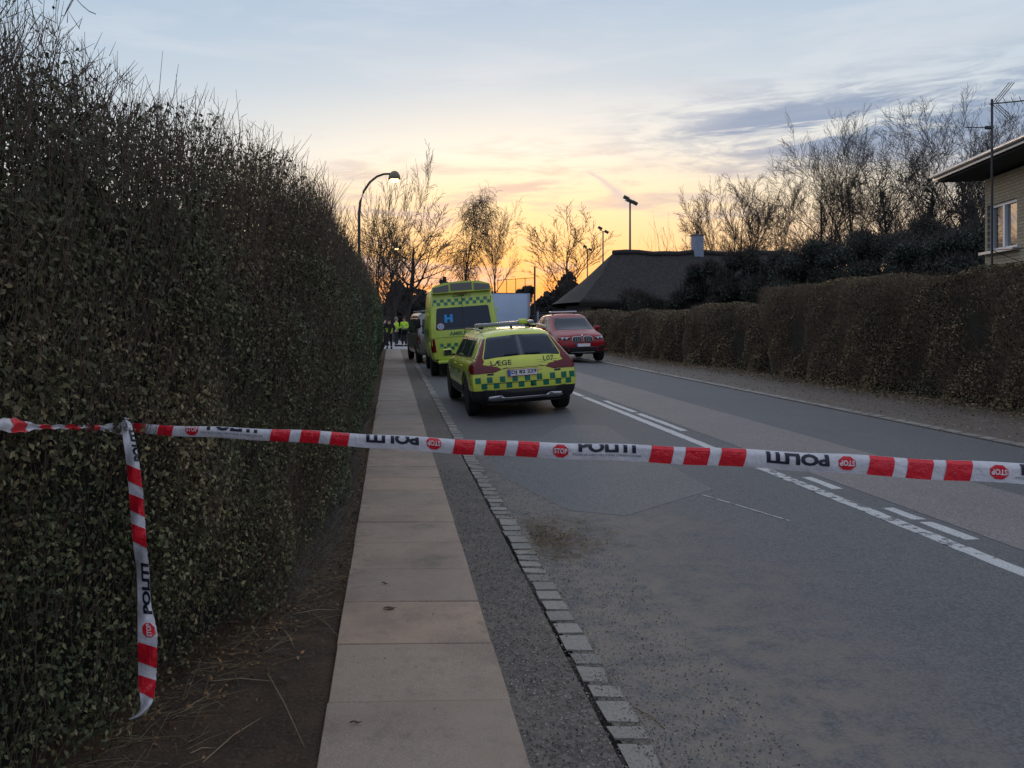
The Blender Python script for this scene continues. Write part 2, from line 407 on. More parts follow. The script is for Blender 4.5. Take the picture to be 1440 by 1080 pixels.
pav = bpy.data.objects.new('pavement', None); COL.objects.link(pav); setkind(pav, 'structure', 'footpath of square concrete slabs')
bed = sheet('pavement_bed', [-.27, .51], [-4, 46.2], lambda x, y: -.016, SOIL); bed.parent = pav; del bed['kind']
def slabmesh(w, l, t=.05, bev=.004):
    bm = bmesh.new(); bmesh.ops.create_cube(bm, size=1)
    for v in bm.verts: v.co = Vector((v.co.x*w, v.co.y*l, v.co.z*t-t/2))
    bmesh.ops.bevel(bm, geom=[e for e in bm.edges if all(v.co.z > -.001 for v in e.verts)], offset=bev, segments=1, affect='EDGES')
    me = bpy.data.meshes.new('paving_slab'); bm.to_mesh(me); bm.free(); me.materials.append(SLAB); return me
sm = [slabmesh(.786, .625-g_) for g_ in (.007, .012, .018)]
y = -1.5; i = 0
while y < 45.9:
    # boundaries measured from the photograph: a joint at D = 3.585
    k = 2 if i % 4 == 1 else (1 if i % 3 == 0 else 0)
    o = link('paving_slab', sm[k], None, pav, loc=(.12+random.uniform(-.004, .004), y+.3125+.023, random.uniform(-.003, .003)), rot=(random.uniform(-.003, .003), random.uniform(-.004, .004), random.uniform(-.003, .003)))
    y += .625; i += 1

def stonemesh(w, l, h, seed):
    r = random.Random(seed); bm = bmesh.new(); bmesh.ops.create_cube(bm, size=1)
    for v in bm.verts:
        v.co = Vector((v.co.x*w*r.uniform(.92, 1.05), v.co.y*l*r.uniform(.92, 1.0), v.co.z*h+(r.uniform(-.003, .004) if v.co.z > 0 else 0)-h/2))
    bmesh.ops.bevel(bm, geom=list(bm.edges), offset=min(w, l)*.10, segments=2, affect='EDGES')
    me = bpy.data.meshes.new('kerb_stone'); bm.to_mesh(me); bm.free(); me.materials.append(GRAN)
    me.polygons.foreach_set('use_smooth', [False]*len(me.polygons)); return me
def kerb(x, w, y0, y1, z, label, seed, lens, lean):
    k = bpy.data.objects.new('kerb', None); COL.objects.link(k); setkind(k, 'structure', label)
    v = MB().box((x-.01, (y0+y1)/2, z-.030), (w-.01, y1-y0, .05)).build('kerb_bed', A_STRIP, k)
    r = random.Random(seed); vs = [(l, stonemesh(w, l, .10, seed+j)) for j, l in enumerate(lens)]
    y = y0
    while y < y1:
        l, me = r.choice(vs)
        link('kerb_stone', me, None, k, loc=(x+r.uniform(-.008, .008), y+l/2, z+r.uniform(-.002, .004)), rot=(r.uniform(-.03, .03), lean+r.uniform(-.04, .04), r.uniform(-.05, .05)))
        y += l+r.uniform(.001, .007)
kerb(.945, .168, 1.4, 46, -.003, 'row of rough granite kerb stones along the left footpath', 3, (.13, .15, .17, .19, .22), .035)
kerb(7.60, .17, 4, 62, .14, 'row of pale granite kerb stones along the right verge', 9, (.22, .26, .3, .34), -.06)

# ------------------------------------------------------------------ foliage helpers
def leafmat(name, a, b, rough=.55, spec=.3):
    return mat(name, a, rough, col2=b, tint='tint', spec=spec)
LEAF_L = leafmat('hedge_leaf', (.056, .058, .026), (.31, .235, .12))
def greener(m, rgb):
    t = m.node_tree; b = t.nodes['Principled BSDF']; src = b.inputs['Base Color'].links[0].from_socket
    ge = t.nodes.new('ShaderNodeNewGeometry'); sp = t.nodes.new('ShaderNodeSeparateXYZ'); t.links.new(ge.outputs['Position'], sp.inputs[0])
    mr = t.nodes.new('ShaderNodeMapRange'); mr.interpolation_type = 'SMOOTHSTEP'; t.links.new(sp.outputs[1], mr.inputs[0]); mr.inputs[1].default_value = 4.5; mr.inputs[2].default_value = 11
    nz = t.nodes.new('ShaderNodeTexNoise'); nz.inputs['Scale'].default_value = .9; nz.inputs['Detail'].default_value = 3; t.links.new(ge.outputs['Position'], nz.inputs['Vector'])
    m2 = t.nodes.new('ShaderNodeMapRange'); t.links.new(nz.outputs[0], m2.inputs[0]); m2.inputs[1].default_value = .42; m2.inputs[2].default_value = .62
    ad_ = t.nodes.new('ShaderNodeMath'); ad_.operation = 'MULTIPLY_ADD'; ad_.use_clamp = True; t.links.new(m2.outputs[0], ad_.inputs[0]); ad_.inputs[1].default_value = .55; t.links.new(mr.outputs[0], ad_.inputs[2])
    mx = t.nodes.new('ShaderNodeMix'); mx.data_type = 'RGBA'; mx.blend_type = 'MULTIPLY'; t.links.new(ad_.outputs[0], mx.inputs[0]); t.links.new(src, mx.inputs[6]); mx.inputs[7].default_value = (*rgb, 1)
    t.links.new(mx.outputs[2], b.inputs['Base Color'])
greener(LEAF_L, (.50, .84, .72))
LEAF_R = leafmat('brown_hedge_leaf', (.11, .092, .050), (.31, .21, .125), .7)
LEAF_D = leafmat('evergreen_leaf', (.014, .026, .020), (.055, .062, .045), .5)
LEAF_DRY = leafmat('dry_leaf', (.09, .048, .022), (.30, .17, .08), .8)
LEAF_FAR = leafmat('far_leaf', (.018, .019, .018), (.044, .040, .036), .9)
TWIG = mat('hedge_twig', (.065, .045, .032), .8, col2=(.14, .095, .065), scale=30)
BARK = mat('bark', (.050, .040, .034), .9, col2=(.025, .021, .019), scale=12, bump=.5)
BARK_FAR = mat('bark_far', (.062, .047, .042), .95, col2=(.034, .028, .027), scale=3)
CORE = mat('hedge_shade_core', (.010, .011, .007), 1.0, col2=(.020, .018, .012), scale=9)  # near-black: shade inside the foliage put into the colour

def leaves(name, P, Nrm, size, m, parent, kind='stuff', flat=.5, spread=.8, aspect=.5):
    """folded four-corner leaves at points P facing roughly along Nrm"""
    n = len(P); P = np.asarray(P, float); Nrm = np.asarray(Nrm, float); size = np.broadcast_to(size, (n,)).astype(float)*rng.uniform(.5, 1.5, n)
    a = rng.normal(size=(n, 3)); nn = Nrm+spread*rng.normal(size=(n, 3)); nn /= np.linalg.norm(nn, axis=1)[:, None]+1e-9
    a -= nn*(a*nn).sum(1)[:, None]; a /= np.linalg.norm(a, axis=1)[:, None]+1e-9; b = np.cross(nn, a)
    L_ = size[:, None]; w = L_*aspect*.5
    v = np.empty((n, 4, 3)); v[:, 0] = P-a*L_*.5; v[:, 1] = P+b*w+nn*L_*.10; v[:, 2] = P+a*L_*.5; v[:, 3] = P-b*w+nn*L_*.10
    me = bpy.data.meshes.new(name); me.vertices.add(n*4); me.vertices.foreach_set('co', v.reshape(-1).astype(np.float32))
    me.loops.add(n*4); me.loops.foreach_set('vertex_index', np.arange(n*4, dtype=np.int32)); me.polygons.add(n)
    me.polygons.foreach_set('loop_start', np.arange(0, n*4, 4, dtype=np.int32)); me.update(calc_edges=True); me.validate()
    at = me.attributes.new('tint', 'FLOAT', 'FACE'); at.data.foreach_set('value', np.clip(rng.uniform(0, 1, n)**2.4*(1+.7*np.sin(P[:, 1]*1.3+P[:, 2]*.9)*np.sin(P[:, 2]*2.1-P[:, 1]*.5+1)), 0, 1).astype(np.float32))
    o = link(name, me, m, parent)
    if kind: o['kind'] = kind
    return o
def tubes(name, P0, P1, P2, r0, m, parent, k=3, kind='stuff'):
    """many thin three-point twigs at once"""
    n = len(P0); pts = np.stack([P0, P1, P2], 1); d = P2-P0; d /= np.linalg.norm(d, axis=1)[:, None]+1e-9
    a = np.cross(d, np.array([.3, .2, .93])); a /= np.linalg.norm(a, axis=1)[:, None]+1e-9; b = np.cross(d, a)
    r0 = np.broadcast_to(r0, (n,)); rr = np.stack([r0, r0*.75, r0*.35], 1)
    v = np.empty((n, 3, k, 3))
    for j in range(k):
        t = 2*PI*j/k; v[:, :, j] = pts+(a*math.cos(t)+b*math.sin(t))[:, None, :]*rr[:, :, None]
    base = (np.arange(n)*3*k)[:, None, None]
    f = []
    for i in range(2):
        for j in range(k): f.append([i*k+j, i*k+(j+1) % k, (i+1)*k+(j+1) % k, (i+1)*k+j])
    F_ = (base+np.array(f)[None]).reshape(-1)
    me = bpy.data.meshes.new(name); me.vertices.add(n*3*k); me.vertices.foreach_set('co', v.reshape(-1).astype(np.float32))
    nf = n*2*k; me.loops.add(nf*4); me.loops.foreach_set('vertex_index', F_.astype(np.int32)); me.polygons.add(nf)
    me.polygons.foreach_set('loop_start', np.arange(0, nf*4, 4, dtype=np.int32)); me.update(calc_edges=True)
    o = link(name, me, m, parent)
    if kind: o['kind'] = kind
    return o

# ------------------------------------------------------------------ left hedge
FY = [-6, 1, 2, 2.6, 3.1, 3.77, 4.6, 6, 9, 12, 20, 46]
FX = [-1.6, -1.42, -1.31, -1.21, -1.10, -.92, -.66, -.50, -.47, -.45, -.46, -.54]
def lump(y, z, s=1.0): return s*(.022*np.sin(y*6.1+2.2*np.sin(z*3.7))*np.sin(z*6.7+1.7*np.sin(y*4.3))+.05*np.sin(y*1.9+z*1.3)+.04*np.sin(y*4.3-z*2.1+1)+.03*np.sin(z*5+y*2.7))
def face(y, z):
    return np.interp(y, FY, FX)+lump(y, z)+.05*np.sin(np.clip(z, 0, 2.7)/2.7*PI)-.10*np.clip(z-2.1, 0, 1)**1.2
hl = empty('tall_hedge', 'tall dense dark green hedge with bare twigs on top lining the left footpath', 'hedge', (-1.2, 20, 0))
def gh(p, par): 
    return np.asarray(p)-np.array(par.location)
def hcore(parent, ys, fx, depth, top, name='hedge_shade_core'):  # opaque core added to stop light passing through the hedge
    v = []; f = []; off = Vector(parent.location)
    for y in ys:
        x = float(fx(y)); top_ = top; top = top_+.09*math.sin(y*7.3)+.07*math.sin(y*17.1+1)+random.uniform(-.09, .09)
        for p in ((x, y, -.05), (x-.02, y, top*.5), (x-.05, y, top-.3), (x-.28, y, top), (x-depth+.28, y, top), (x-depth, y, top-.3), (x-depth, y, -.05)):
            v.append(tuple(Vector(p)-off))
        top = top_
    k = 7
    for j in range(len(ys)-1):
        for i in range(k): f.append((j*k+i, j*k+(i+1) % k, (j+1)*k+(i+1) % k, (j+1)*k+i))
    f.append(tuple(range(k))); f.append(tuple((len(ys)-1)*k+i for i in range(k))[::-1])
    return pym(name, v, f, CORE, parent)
ys = [-6, -3, 0]+[.5+.12*i for i in range(100)]+[13+.6*i for i in range(55)]+[46]
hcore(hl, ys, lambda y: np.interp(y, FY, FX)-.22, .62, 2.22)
Ps = []; Ns = []; Sz = []
def zone(y0, y1, dens, size, depth=.24):
    n = int((y1-y0)*2.75*dens); y = rng.uniform(y0, y1, n); z = rng.uniform(.03, 2.72, n)
    top = 2.58+.10*np.sin(y*1.7)+.06*np.sin(y*5.1)
    cl_ = .72+.34*np.sin(y*6.1+2.2*np.sin(z*3.7))*np.sin(z*6.7+1.7*np.sin(y*4.3))+.18*np.sin(y*13+z*11)
    keep = (rng.uniform(0, 1, n) < cl_) & (z < top) & (rng.uniform(0, 1, n) < np.clip(1.75-(z-1.9)*1.45, .3, 1)) & (rng.uniform(0, 1, n) < np.clip(.35+z*1.6, 0, 1))
    y, z = y[keep], z[keep]; n = len(y)
    dep = rng.uniform(0, 1, n)**1.6*depth; hi = z > 2.05
    dep[hi] = rng.uniform(0, 1, hi.sum())*.35
    x = face(y, z)-dep
    Ps.append(np.stack([x, y, z], 1)); Ns.append(np.tile([1, -.35, .35], (n, 1))); Sz.append(np.full(n, size))
zone(-5, 1, 500, .045); zone(1, 6.3, 9000, .0235); zone(6.3, 15, 3600, .031, .2); zone(15, 46, 1050, .055, .2)
for y0_, y1_, n_, sz_ in ((.5, 6.3, 24000, .024), (6.3, 15, 16000, .030), (15, 46, 15000, .055)):
    y = rng.uniform(y0_, y1_, n_); z = 1.85+.68*rng.beta(1.3, 1.7, n_); x = face(y, z)-rng.uniform(.05, .55, n_)
    Ps.append(np.stack([x, y, z], 1)); Ns.append(np.tile([1, -.35, .35], (n_, 1))); Sz.append(np.full(n_, sz_))
# end face and top
n = 5000; Ps.append(np.stack([rng.uniform(-1.5, -.5, n), 46+rng.uniform(-.1, .1, n), rng.uniform(0, 2.5, n)], 1)); Ns.append(np.tile([0, 1, 0], (n, 1))); Sz.append(np.full(n, .06))
leaves('foliage', gh(np.concatenate(Ps), hl), np.concatenate(Ns), np.concatenate(Sz), LEAF_L, hl, spread=.75, aspect=.55)
def twigzone(y0, y1, n, r, zlo, zhi, ln, deep, name, out=0.0):
    y = rng.uniform(y0, y1, n); z = rng.uniform(zlo, zhi, n); x = face(y, z)-rng.uniform(0, 1, n)**1.2*deep+out
    ll = rng.uniform(.5, 1.3, n)*ln
    p0 = np.stack([x, y, z], 1); d = np.stack([rng.normal(.10, .22, n), rng.normal(0, .28, n), np.ones(n)], 1); d /= np.linalg.norm(d, axis=1)[:, None]
    p2 = p0+d*ll[:, None]; mx = 2.68+.06*np.sin(y*1.7)+rng.uniform(-.14, .10, n); over = np.clip(p2[:, 2]-mx, 0, None); p2[:, 2] -= over*.85
    p1 = (p0+p2)/2+rng.normal(0, .02, (n, 3))
    return tubes(name, gh(p0, hl), gh(p1, hl), gh(p2, hl), r, TWIG, hl)
twigzone(.5, 7, 2600, .0023, 2.1, 2.5, .34, .5, 'twigs'); twigzone(7, 16, 1900, .0035, 2.15, 2.5, .28, .5, 'twigs'); twigzone(16, 46, 2200, .006, 2.2, 2.5, .2, .5, 'twigs')
twigzone(.8, 7, 5600, .0017, .1, 2.2, .30, .12, 'twigs', .01); twigzone(7, 16, 1800, .003, .1, 2.2, .3, .10, 'twigs', .01)
# side shoots and little buds near the top, near the camera
n = 6500; y = rng.uniform(.5, 9, n); z = rng.uniform(2.2, 2.74, n); x = face(y, z)-rng.uniform(0, .5, n); p0 = np.stack([x, y, z], 1)
d = rng.normal(0, 1, (n, 3)); d[:, 2] = np.abs(d[:, 2])+.6; d /= np.linalg.norm(d, axis=1)[:, None]; p2 = p0+d*rng.uniform(.03, .12, n)[:, None]
tubes('twigs', gh(p0, hl), gh((p0+p2)/2, hl), gh(p2, hl), .0016, TWIG, hl)
n = 3200; y = rng.uniform(.5, 10, n); z = rng.uniform(2.2, 2.7, n); x = face(y, z)-rng.uniform(0, .5, n)
leaves('foliage', gh(np.stack([x, y, z], 1), hl), np.tile([0, 0, 1], (n, 1)), .018, LEAF_L, hl, spread=2)
mb = MB()
for i in range(150):
    y = -4+i*.33+random.uniform(-.1, .1); x = float(np.interp(y, FY, FX))-.25
    mb.tube([(x-(-1.2), y-20, -.05), (x+1.2+random.uniform(-.05, .05), y-20, 1.0), (x+1.2+random.uniform(-.1, .1), y-20, 2.3)], [.016, .012, .006], 4)
o = mb.build('stems', BARK, hl); o['kind'] = 'stuff'

# ------------------------------------------------------------------ ground litter by the hedge
n = 5200; y = rng.uniform(1.0, 16, n)**1.0; xb = np.interp(y, FY, FX); x = xb+rng.normal(.05, .17, n); x = np.minimum(x, -.30+.04*rng.normal(size=n)*0)
z = -.012+np.maximum(0, -.45-x)*.07+rng.uniform(0, .02, n)
o = leaves('fallen_leaves', np.stack([x, y, z], 1), np.tile([0, 0, 1], (n, 1)), .026, LEAF_DRY, None, spread=.35); o['label'] = 'brown fallen leaves on the soil under the left hedge'
n = 700; x = rng.uniform(-.28, 1.6, n); x = np.where(rng.uniform(0, 1, n) < .5, rng.normal(1.25, .25, n), x); y = rng.uniform(2.2, 12, n); z = np.array([zr(q) for q in x])+.006
o = leaves('leaf_litter', np.stack([x, y, z], 1), np.tile([0, 0, 1], (n, 1)), .012, LEAF_DRY, None, spread=.2); o['label'] = 'tiny leaf scraps scattered over slabs and kerb'
GRIT = leafmat('grit', (.06, .055, .05), (.40, .36, .32), .9)
for nm_, n, xa, xb_, yb, sz_, lb in (('grit', 11000, .52, 1.04, 9, .008, 'loose grit on the old asphalt strip'), ('gutter_grit', 7000, 1.03, 1.55, 10, .008, 'grit and sand washed into the gutter along the kerb'), ('verge_grit', 6000, 7.7, 9.8, 34, .02, 'loose stones on the right verge')):
    x = xa+(xb_-xa)*(rng.uniform(0, 1, n)**(1.8 if nm_ == 'gutter_grit' else 1)); y = 2.2+(yb-2.2)*rng.uniform(0, 1, n)**1.4
    if nm_ == 'verge_grit': y = rng.uniform(7, yb, n)
    z = np.array([zr(q) for q in x])+(.002 if nm_ == 'gutter_grit' else (-.004 if nm_ == 'grit' else .012))+(.02 if nm_ == 'verge_grit' else 0)
    leaves(nm_, np.stack([x, y, z], 1), np.tile([0, 0, 1], (n, 1)), sz_, GRIT, None, spread=.5, aspect=.9)['label'] = lb
STRAW = mat('straw', (.30, .23, .13), .7, col2=(.20, .15, .09), scale=20)
STRAW2 = mat('pale_dry_grass', (.22, .21, .18), .8, col2=(.12, .12, .10), scale=20)
def strawfield(name, n, yr, xf, zf, ln, r, m, label, up=.15, dirb=None):
    y = rng.uniform(*yr, n); x = xf(y, n); p0 = np.stack([x, y, zf(x)], 1); th = rng.uniform(0, 2*PI, n) if dirb is None else rng.normal(dirb, .6, n)
    d = np.stack([np.cos(th), np.sin(th), np.abs(rng.normal(0, up, n))], 1); l = rng.uniform(.3, 1.2, n)*ln; p2 = p0+d*l[:, None]; p1 = (p0+p2)/2; p1[:, 2] += rng.uniform(0, .25, n)*l*up*2
    o = tubes(name, p0, p1, p2, r, m, None); o['label'] = label; return o
zs = lambda x: -.010+np.maximum(0, -.45-x)*.07
strawfield('dry_grass', 420, (2.6, 6.5), lambda y, n: np.interp(y, FY, FX)+rng.normal(.10, .09, n), zs, .22, .0013, STRAW, 'fine straw lying along the foot of the left hedge', .12)
strawfield('pale_grass', 700, (4.6, 9.5), lambda y, n: np.interp(y, FY, FX)+rng.normal(.03, .06, n), zs, .24, .0012, STRAW2, 'pale wispy dead grass at the hedge foot beside the slabs', .7)
strawfield('pale_grass', 500, (9, 20), lambda y, n: np.interp(y, FY, FX)+rng.normal(.02, .05, n), zs, .2, .002, STRAW2, 'dead grass tufts along the distant foot of the left hedge', .8)
zz = lambda x: np.array([zr(q) for q in x])+.008
strawfield('dry_grass', 260, (5.6, 6.7), lambda y, n: 1.08+np.abs(rng.normal(0, .22, n)), zz, .22, .0017, STRAW, 'small heap of straw in the gutter beside the kerb', .14)
n = 900; x = 1.06+np.abs(rng.normal(0, .22, n)); y = 6.15+rng.normal(0, .16, n)+(x-1.06)*-.3
o = leaves('gutter_debris', np.stack([x, y, zz(x)], 1), np.tile([0, 0, 1], (n, 1)), .014, LEAF_DRY, None, spread=.3); o['label'] = 'crumbled leaf debris in the gutter under the straw heap'
def stalk(p, q, lab, r=.0028, lift=.01):
    a, b = pt(*p, D=1), pt(*q, D=1)
    def gr(px, py):
        z = -.008
        D = (H-z)*F/(py-CY); return pt(px, py, D)
    A, B = gr(*p), gr(*q); A.z += lift; m_ = (A+B)/2+Vector((0, 0, lift*1.5))
    c = (A+B)/2; c.z = 0
    o = MB().tube([A-c, m_-c, B-c], [r, r*.9, r*.5], 5).build('straw_stalk', STRAW, loc=c); tag(o, lab, 'straw', 'long straw stalks on the soil'); return o
stalk((375, 948), (428, 1050), 'long straw stalk slanting down towards the slab edge')
stalk((205, 1012), (268, 1085), 'straw stalk running down from the tail of the hanging tape')
stalk((290, 962), (385, 958), 'thick horizontal straw stalk on dark soil', .0034)
stalk((235, 1022), (312, 968), 'pale straw stalk rising from the tape tail to the hedge foot')
stalk((285, 1076), (366, 1010), 'straw stalk at the bottom slanting up to the right')
stalk((262, 1066), (305, 1052), 'short straw stalk nearest the camera')
stalk((412, 866), (482, 858), 'straw stalk reaching the edge of the slabs')
stalk((440, 865), (480, 900), 'straw stalk slanting down onto the slab edge', .0022)
stalk((399, 888), (414, 912), 'short bright straw piece in the middle of the soil')
def gpt(px, py, z=0.006):
    return pt(px, py, (H-z)*F/(py-CY))
c = gpt(918, 1000, zr(1.45)); o = MB().tube([(-.05, .09, .006), (0, 0, .01), (.02, -.09, .006)], .0025, 5).build('straw_stalk', STRAW, loc=(c.x, c.y, zr(c.x))); tag(o, 'single straw stalk on the road beyond the kerb at lower right', 'straw', 'straw pieces on asphalt')
# curled dead leaf on the slab and on the soil
DEAD = mat('dead_leaf', (.085, .045, .028), .8, col2=(.05, .028, .02), scale=40)
def deadleaf(px, py, l, w, rz, lab):
    c = gpt(px, py, .004); vs = []; fs = []; k = 7
    for i in range(k):
        t = i/(k-1); wd = w*math.sin(PI*min(max(t, .04), .96))*(.8+.3*random.random())
        vs += [((t-.5)*l, -wd/2, .004*math.sin(t*7)+.005), ((t-.5)*l, 0, .003+.004*t), ((t-.5)*l, wd/2, .004*math.sin(t*5)+.006)]
    for i in range(k-1): fs += [(3*i, 3*i+1, 3*i+4, 3*i+3), (3*i+1, 3*i+2, 3*i+5, 3*i+4)]
    o = pym('dead_leaf', vs, fs, DEAD, None, True, loc=(c.x, c.y, .004), rot=(0, 0, rz)); tag(o, lab, 'leaf')
deadleaf(548, 856, .075, .035, .15, 'curled brown dead leaf on the middle of a slab')
deadleaf(400, 955, .075, .028, .1, 'flat brown dead leaf lying on the soil')
deadleaf(541, 821, .05, .012, -.6, 'thin dark leaf sliver on the slab above the curled leaf')
deadleaf(500, 1017, .05, .012, .1, 'thin brown leaf sliver on the nearest slab')

# ------------------------------------------------------------------ right hedges
def rhedge(y0, y1, x0, x1, top, label, dens, size, seed, leafm=LEAF_R, depth=1.4):
    r = np.random.default_rng(seed)
    h = empty('clipped_hedge', label, 'hedge', ((x0+x1)/2, (y0+y1)/2, .1), group='clipped hedges along the right verge')
    off = np.array(h.location); fx = lambda y: np.interp(y, [y0, y1], [x0, x1])
    ys = np.linspace(y0+.25, y1-.25, 9); v = []; f = []
    prof = [(.22, 0), (.18, top*.5), (.22, top-.5), (.42, top-.12), (depth-.5, top-.12), (depth-.2, top-.5), (depth-.2, 0)]
    for j, y in enumerate(ys):
        e = 1 if 0 < j < 8 else .86
        for a, z in prof: v.append((fx(y)+a-off[0], y-off[1], z*e))
    for j in range(8):
        for i in range(7): f.append((j*7+i, j*7+(i+1) % 7, (j+1)*7+(i+1) % 7, (j+1)*7+i))
    f.append(tuple(range(7))); f.append(tuple(56+i for i in range(7))[::-1]); pym('hedge_shade_core', v, f, CORE, h)  # dark core added behind the leaves to block light
    def edge(y): # round ends
        t = np.minimum(y-y0, y1-y); return np.clip(1-np.sqrt(np.clip(1-(1-np.clip(t/.8, 0, 1))**2, 0, 1)), 0, 1)
    n = int((y1-y0)*top*dens); y = r.uniform(y0, y1, n); z = r.uniform(.02, top, n)
    lm = .15*np.sin(y*1.1+z*.8+seed)+.10*np.sin(y*2.9-z*1.7)+.05*np.sin(z*4.1+y*5)
    x = fx(y)+lm+edge(y)*.7+np.clip(z-top+.35, 0, 1)**2*2.2+r.uniform(0, 1, n)**1.8*.26+.12*(1-z/top)**2*-.6
    tz = top+.05*np.sin(y*1.3+seed)+.03*np.sin(y*4)-edge(y)*.5
    k = z < tz; P1 = np.stack([x[k], y[k], z[k]+.1*0], 1); N1 = np.tile([-1, -.3, .3], (k.sum(), 1))
    n2 = int((y1-y0)*depth*dens*1.1); y = r.uniform(y0, y1, n2); x = fx(y)+r.uniform(.15, depth-.1, n2); z = top+.05*np.sin(y*1.3+seed)+.03*np.sin(y*4)+.05*np.sin(x*3+y)-edge(y)*.5-r.uniform(0, .12, n2)-.15*(np.abs((x-fx(y))/depth-.5)*2)**4
    P2 = np.stack([x, y, z], 1); N2 = np.tile([0, 0, 1], (n2, 1))
    n3 = int(depth*top*dens); Pe = []
    for ye, s in ((y0, 1), (y1, -1)):
        x = fx(ye)+r.uniform(.2, depth, n3); z = r.uniform(0, top-.2, n3); Pe.append(np.stack([x, ye+s*(.15+r.uniform(0, .2, n3)), z], 1))
    N3 = np.concatenate([np.tile([0, -1, .2], (n3, 1)), np.tile([0, 1, .2], (n3, 1))])
    P = np.concatenate([P1, P2]+Pe); leaves('foliage', P-off*np.array([1, 1, 0]), np.concatenate([N1, N2, N3]), size, leafm, h, spread=.7, aspect=.55)
    n = int((y1-y0)*top*dens*.5); y = r.uniform(y0, y1, n); z = r.uniform(.2, top-.05, n); x = fx(y)+.15*np.sin(y*1.1+z*.8+seed)+.10*np.sin(y*2.9-z*1.7)+edge(y)*.7+np.clip(z-top+.35, 0, 1)**2*2.2-.02
    p0 = np.stack([x, y, z], 1)-off*np.array([1, 1, 0]); d = r.normal(0, 1, (n, 3)); d[:, 2] = np.abs(d[:, 2])+.5; d[:, 0] -= .3; d /= np.linalg.norm(d, axis=1)[:, None]; p2 = p0+d*r.uniform(.05, .20, n)[:, None]
    p2[:, 2] = np.minimum(p2[:, 2], top+r.uniform(0, .14, n))
    tubes('twigs', p0, (p0+p2)/2, p2, .0035 if y0 < 20 else .005, TWIG, h); return h
rhedge(-3, 22.6, 10.50, 10.25, 2.47, 'tallest clipped brown-green hedge below the brick house', 1500, .042, 3)
rhedge(22.5, 28.2, 10.75, 10.15, 2.02, 'lower clipped hedge section left of the tall hedge', 900, .055, 5)
rhedge(28.4, 37.5, 10.2, 10.0, 1.90, 'third clipped hedge section, second beyond the red car', 700, .065, 8)
rhedge(37.7, 52, 9.75, 10.4, 1.95, 'farthest clipped hedge section right behind the red car', 450, .085, 13)
n = 9000; y = rng.uniform(6, 46, n); x = 9.95+rng.normal(0, .35, n)-(y > 25)*.35; z = .13+rng.uniform(0, .07, n)
o = leaves('ground_ivy', np.stack([x, y, z], 1), np.tile([0, 0, 1], (n, 1)), .055, LEAF_R, None, spread=.5); o['label'] = 'low ivy and fallen leaves at the foot of the right hedges'

# ------------------------------------------------------------------ flat print helpers
def text_bm(s, bold=0.0, res=3):
    cu = bpy.data.curves.new('t', 'FONT'); cu.body = s; cu.offset = bold; cu.resolution_u = res; cu.fill_mode = 'FRONT'
    o = bpy.data.objects.new('t', cu); COL.objects.link(o); me = evald(o); bm = bmesh.new(); bm.from_mesh(me)
    bpy.data.objects.remove(o); bpy.data.curves.remove(cu); bpy.data.meshes.remove(me)
    x0 = min(v.co.x for v in bm.verts); x1 = max(v.co.x for v in bm.verts); y0 = min(v.co.y for v in bm.verts); y1 = max(v.co.y for v in bm.verts)
    for v in bm.verts: v.co = Vector(((v.co.x-x0)/(x1-x0), (v.co.y-y0)/(y1-y0), 0))
    return bm
def poly_bm(pts):
    bm = bmesh.new(); bm.faces.new([bm.verts.new((p[0], p[1], 0)) for p in pts]).normal_update(); bmesh.ops.triangulate(bm, faces=bm.faces[:]); return bm
def fit(bm, x0, x1, y0, y1, rot180=False):
    for v in bm.verts:
        x, y = v.co.x, v.co.y
        if rot180: x, y = 1-x, 1-y
        v.co = Vector((x0+(x1-x0)*x, y0+(y1-y0)*y, 0))
    return bm
def cut(bm, axis, step, lo=None, hi=None):
    co = [v.co[axis] for v in bm.verts]
    if not co: return bm
    a, b = min(co), max(co); c = (math.floor(a/step)+1)*step; no = [0, 0, 0]; no[axis] = 1
    while c < b:
        p = [0, 0, 0]; p[axis] = c
        bmesh.ops.bisect_plane(bm, geom=bm.faces[:]+bm.edges[:]+bm.verts[:], plane_co=p, plane_no=no); c += step
    return bm
def clip(bm, axis, val, keep_below=True):
    p = [0, 0, 0]; p[axis] = val; no = [0, 0, 0]; no[axis] = 1
    bmesh.ops.bisect_plane(bm, geom=bm.faces[:]+bm.edges[:]+bm.verts[:], plane_co=p, plane_no=no, clear_outer=keep_below, clear_inner=not keep_below); return bm
def merge(bms):
    out = bmesh.new()
    for b in bms:
        me = bpy.data.meshes.new('m'); b.to_mesh(me); out.from_mesh(me); bpy.data.meshes.remove(me); b.free()
    return out

def letters(bm, m, parent):
    bm.verts.ensure_lookup_table(); seen = set()
    for v0 in bm.verts:
        if v0.index in seen or not v0.link_faces: continue
        st = [v0]; grp = []; seen.add(v0.index)
        while st:
            a = st.pop(); grp.append(a)
            for e in a.link_edges:
                b = e.other_vert(a)
                if b.index not in seen: seen.add(b.index); st.append(b)
        ix = {v.index: i for i, v in enumerate(grp)}; fs = {f for v in grp for f in v.link_faces}
        pym('letter', [v.co for v in grp], [[ix[v.index] for v in f.verts] for f in fs], m, parent)
    bm.free()
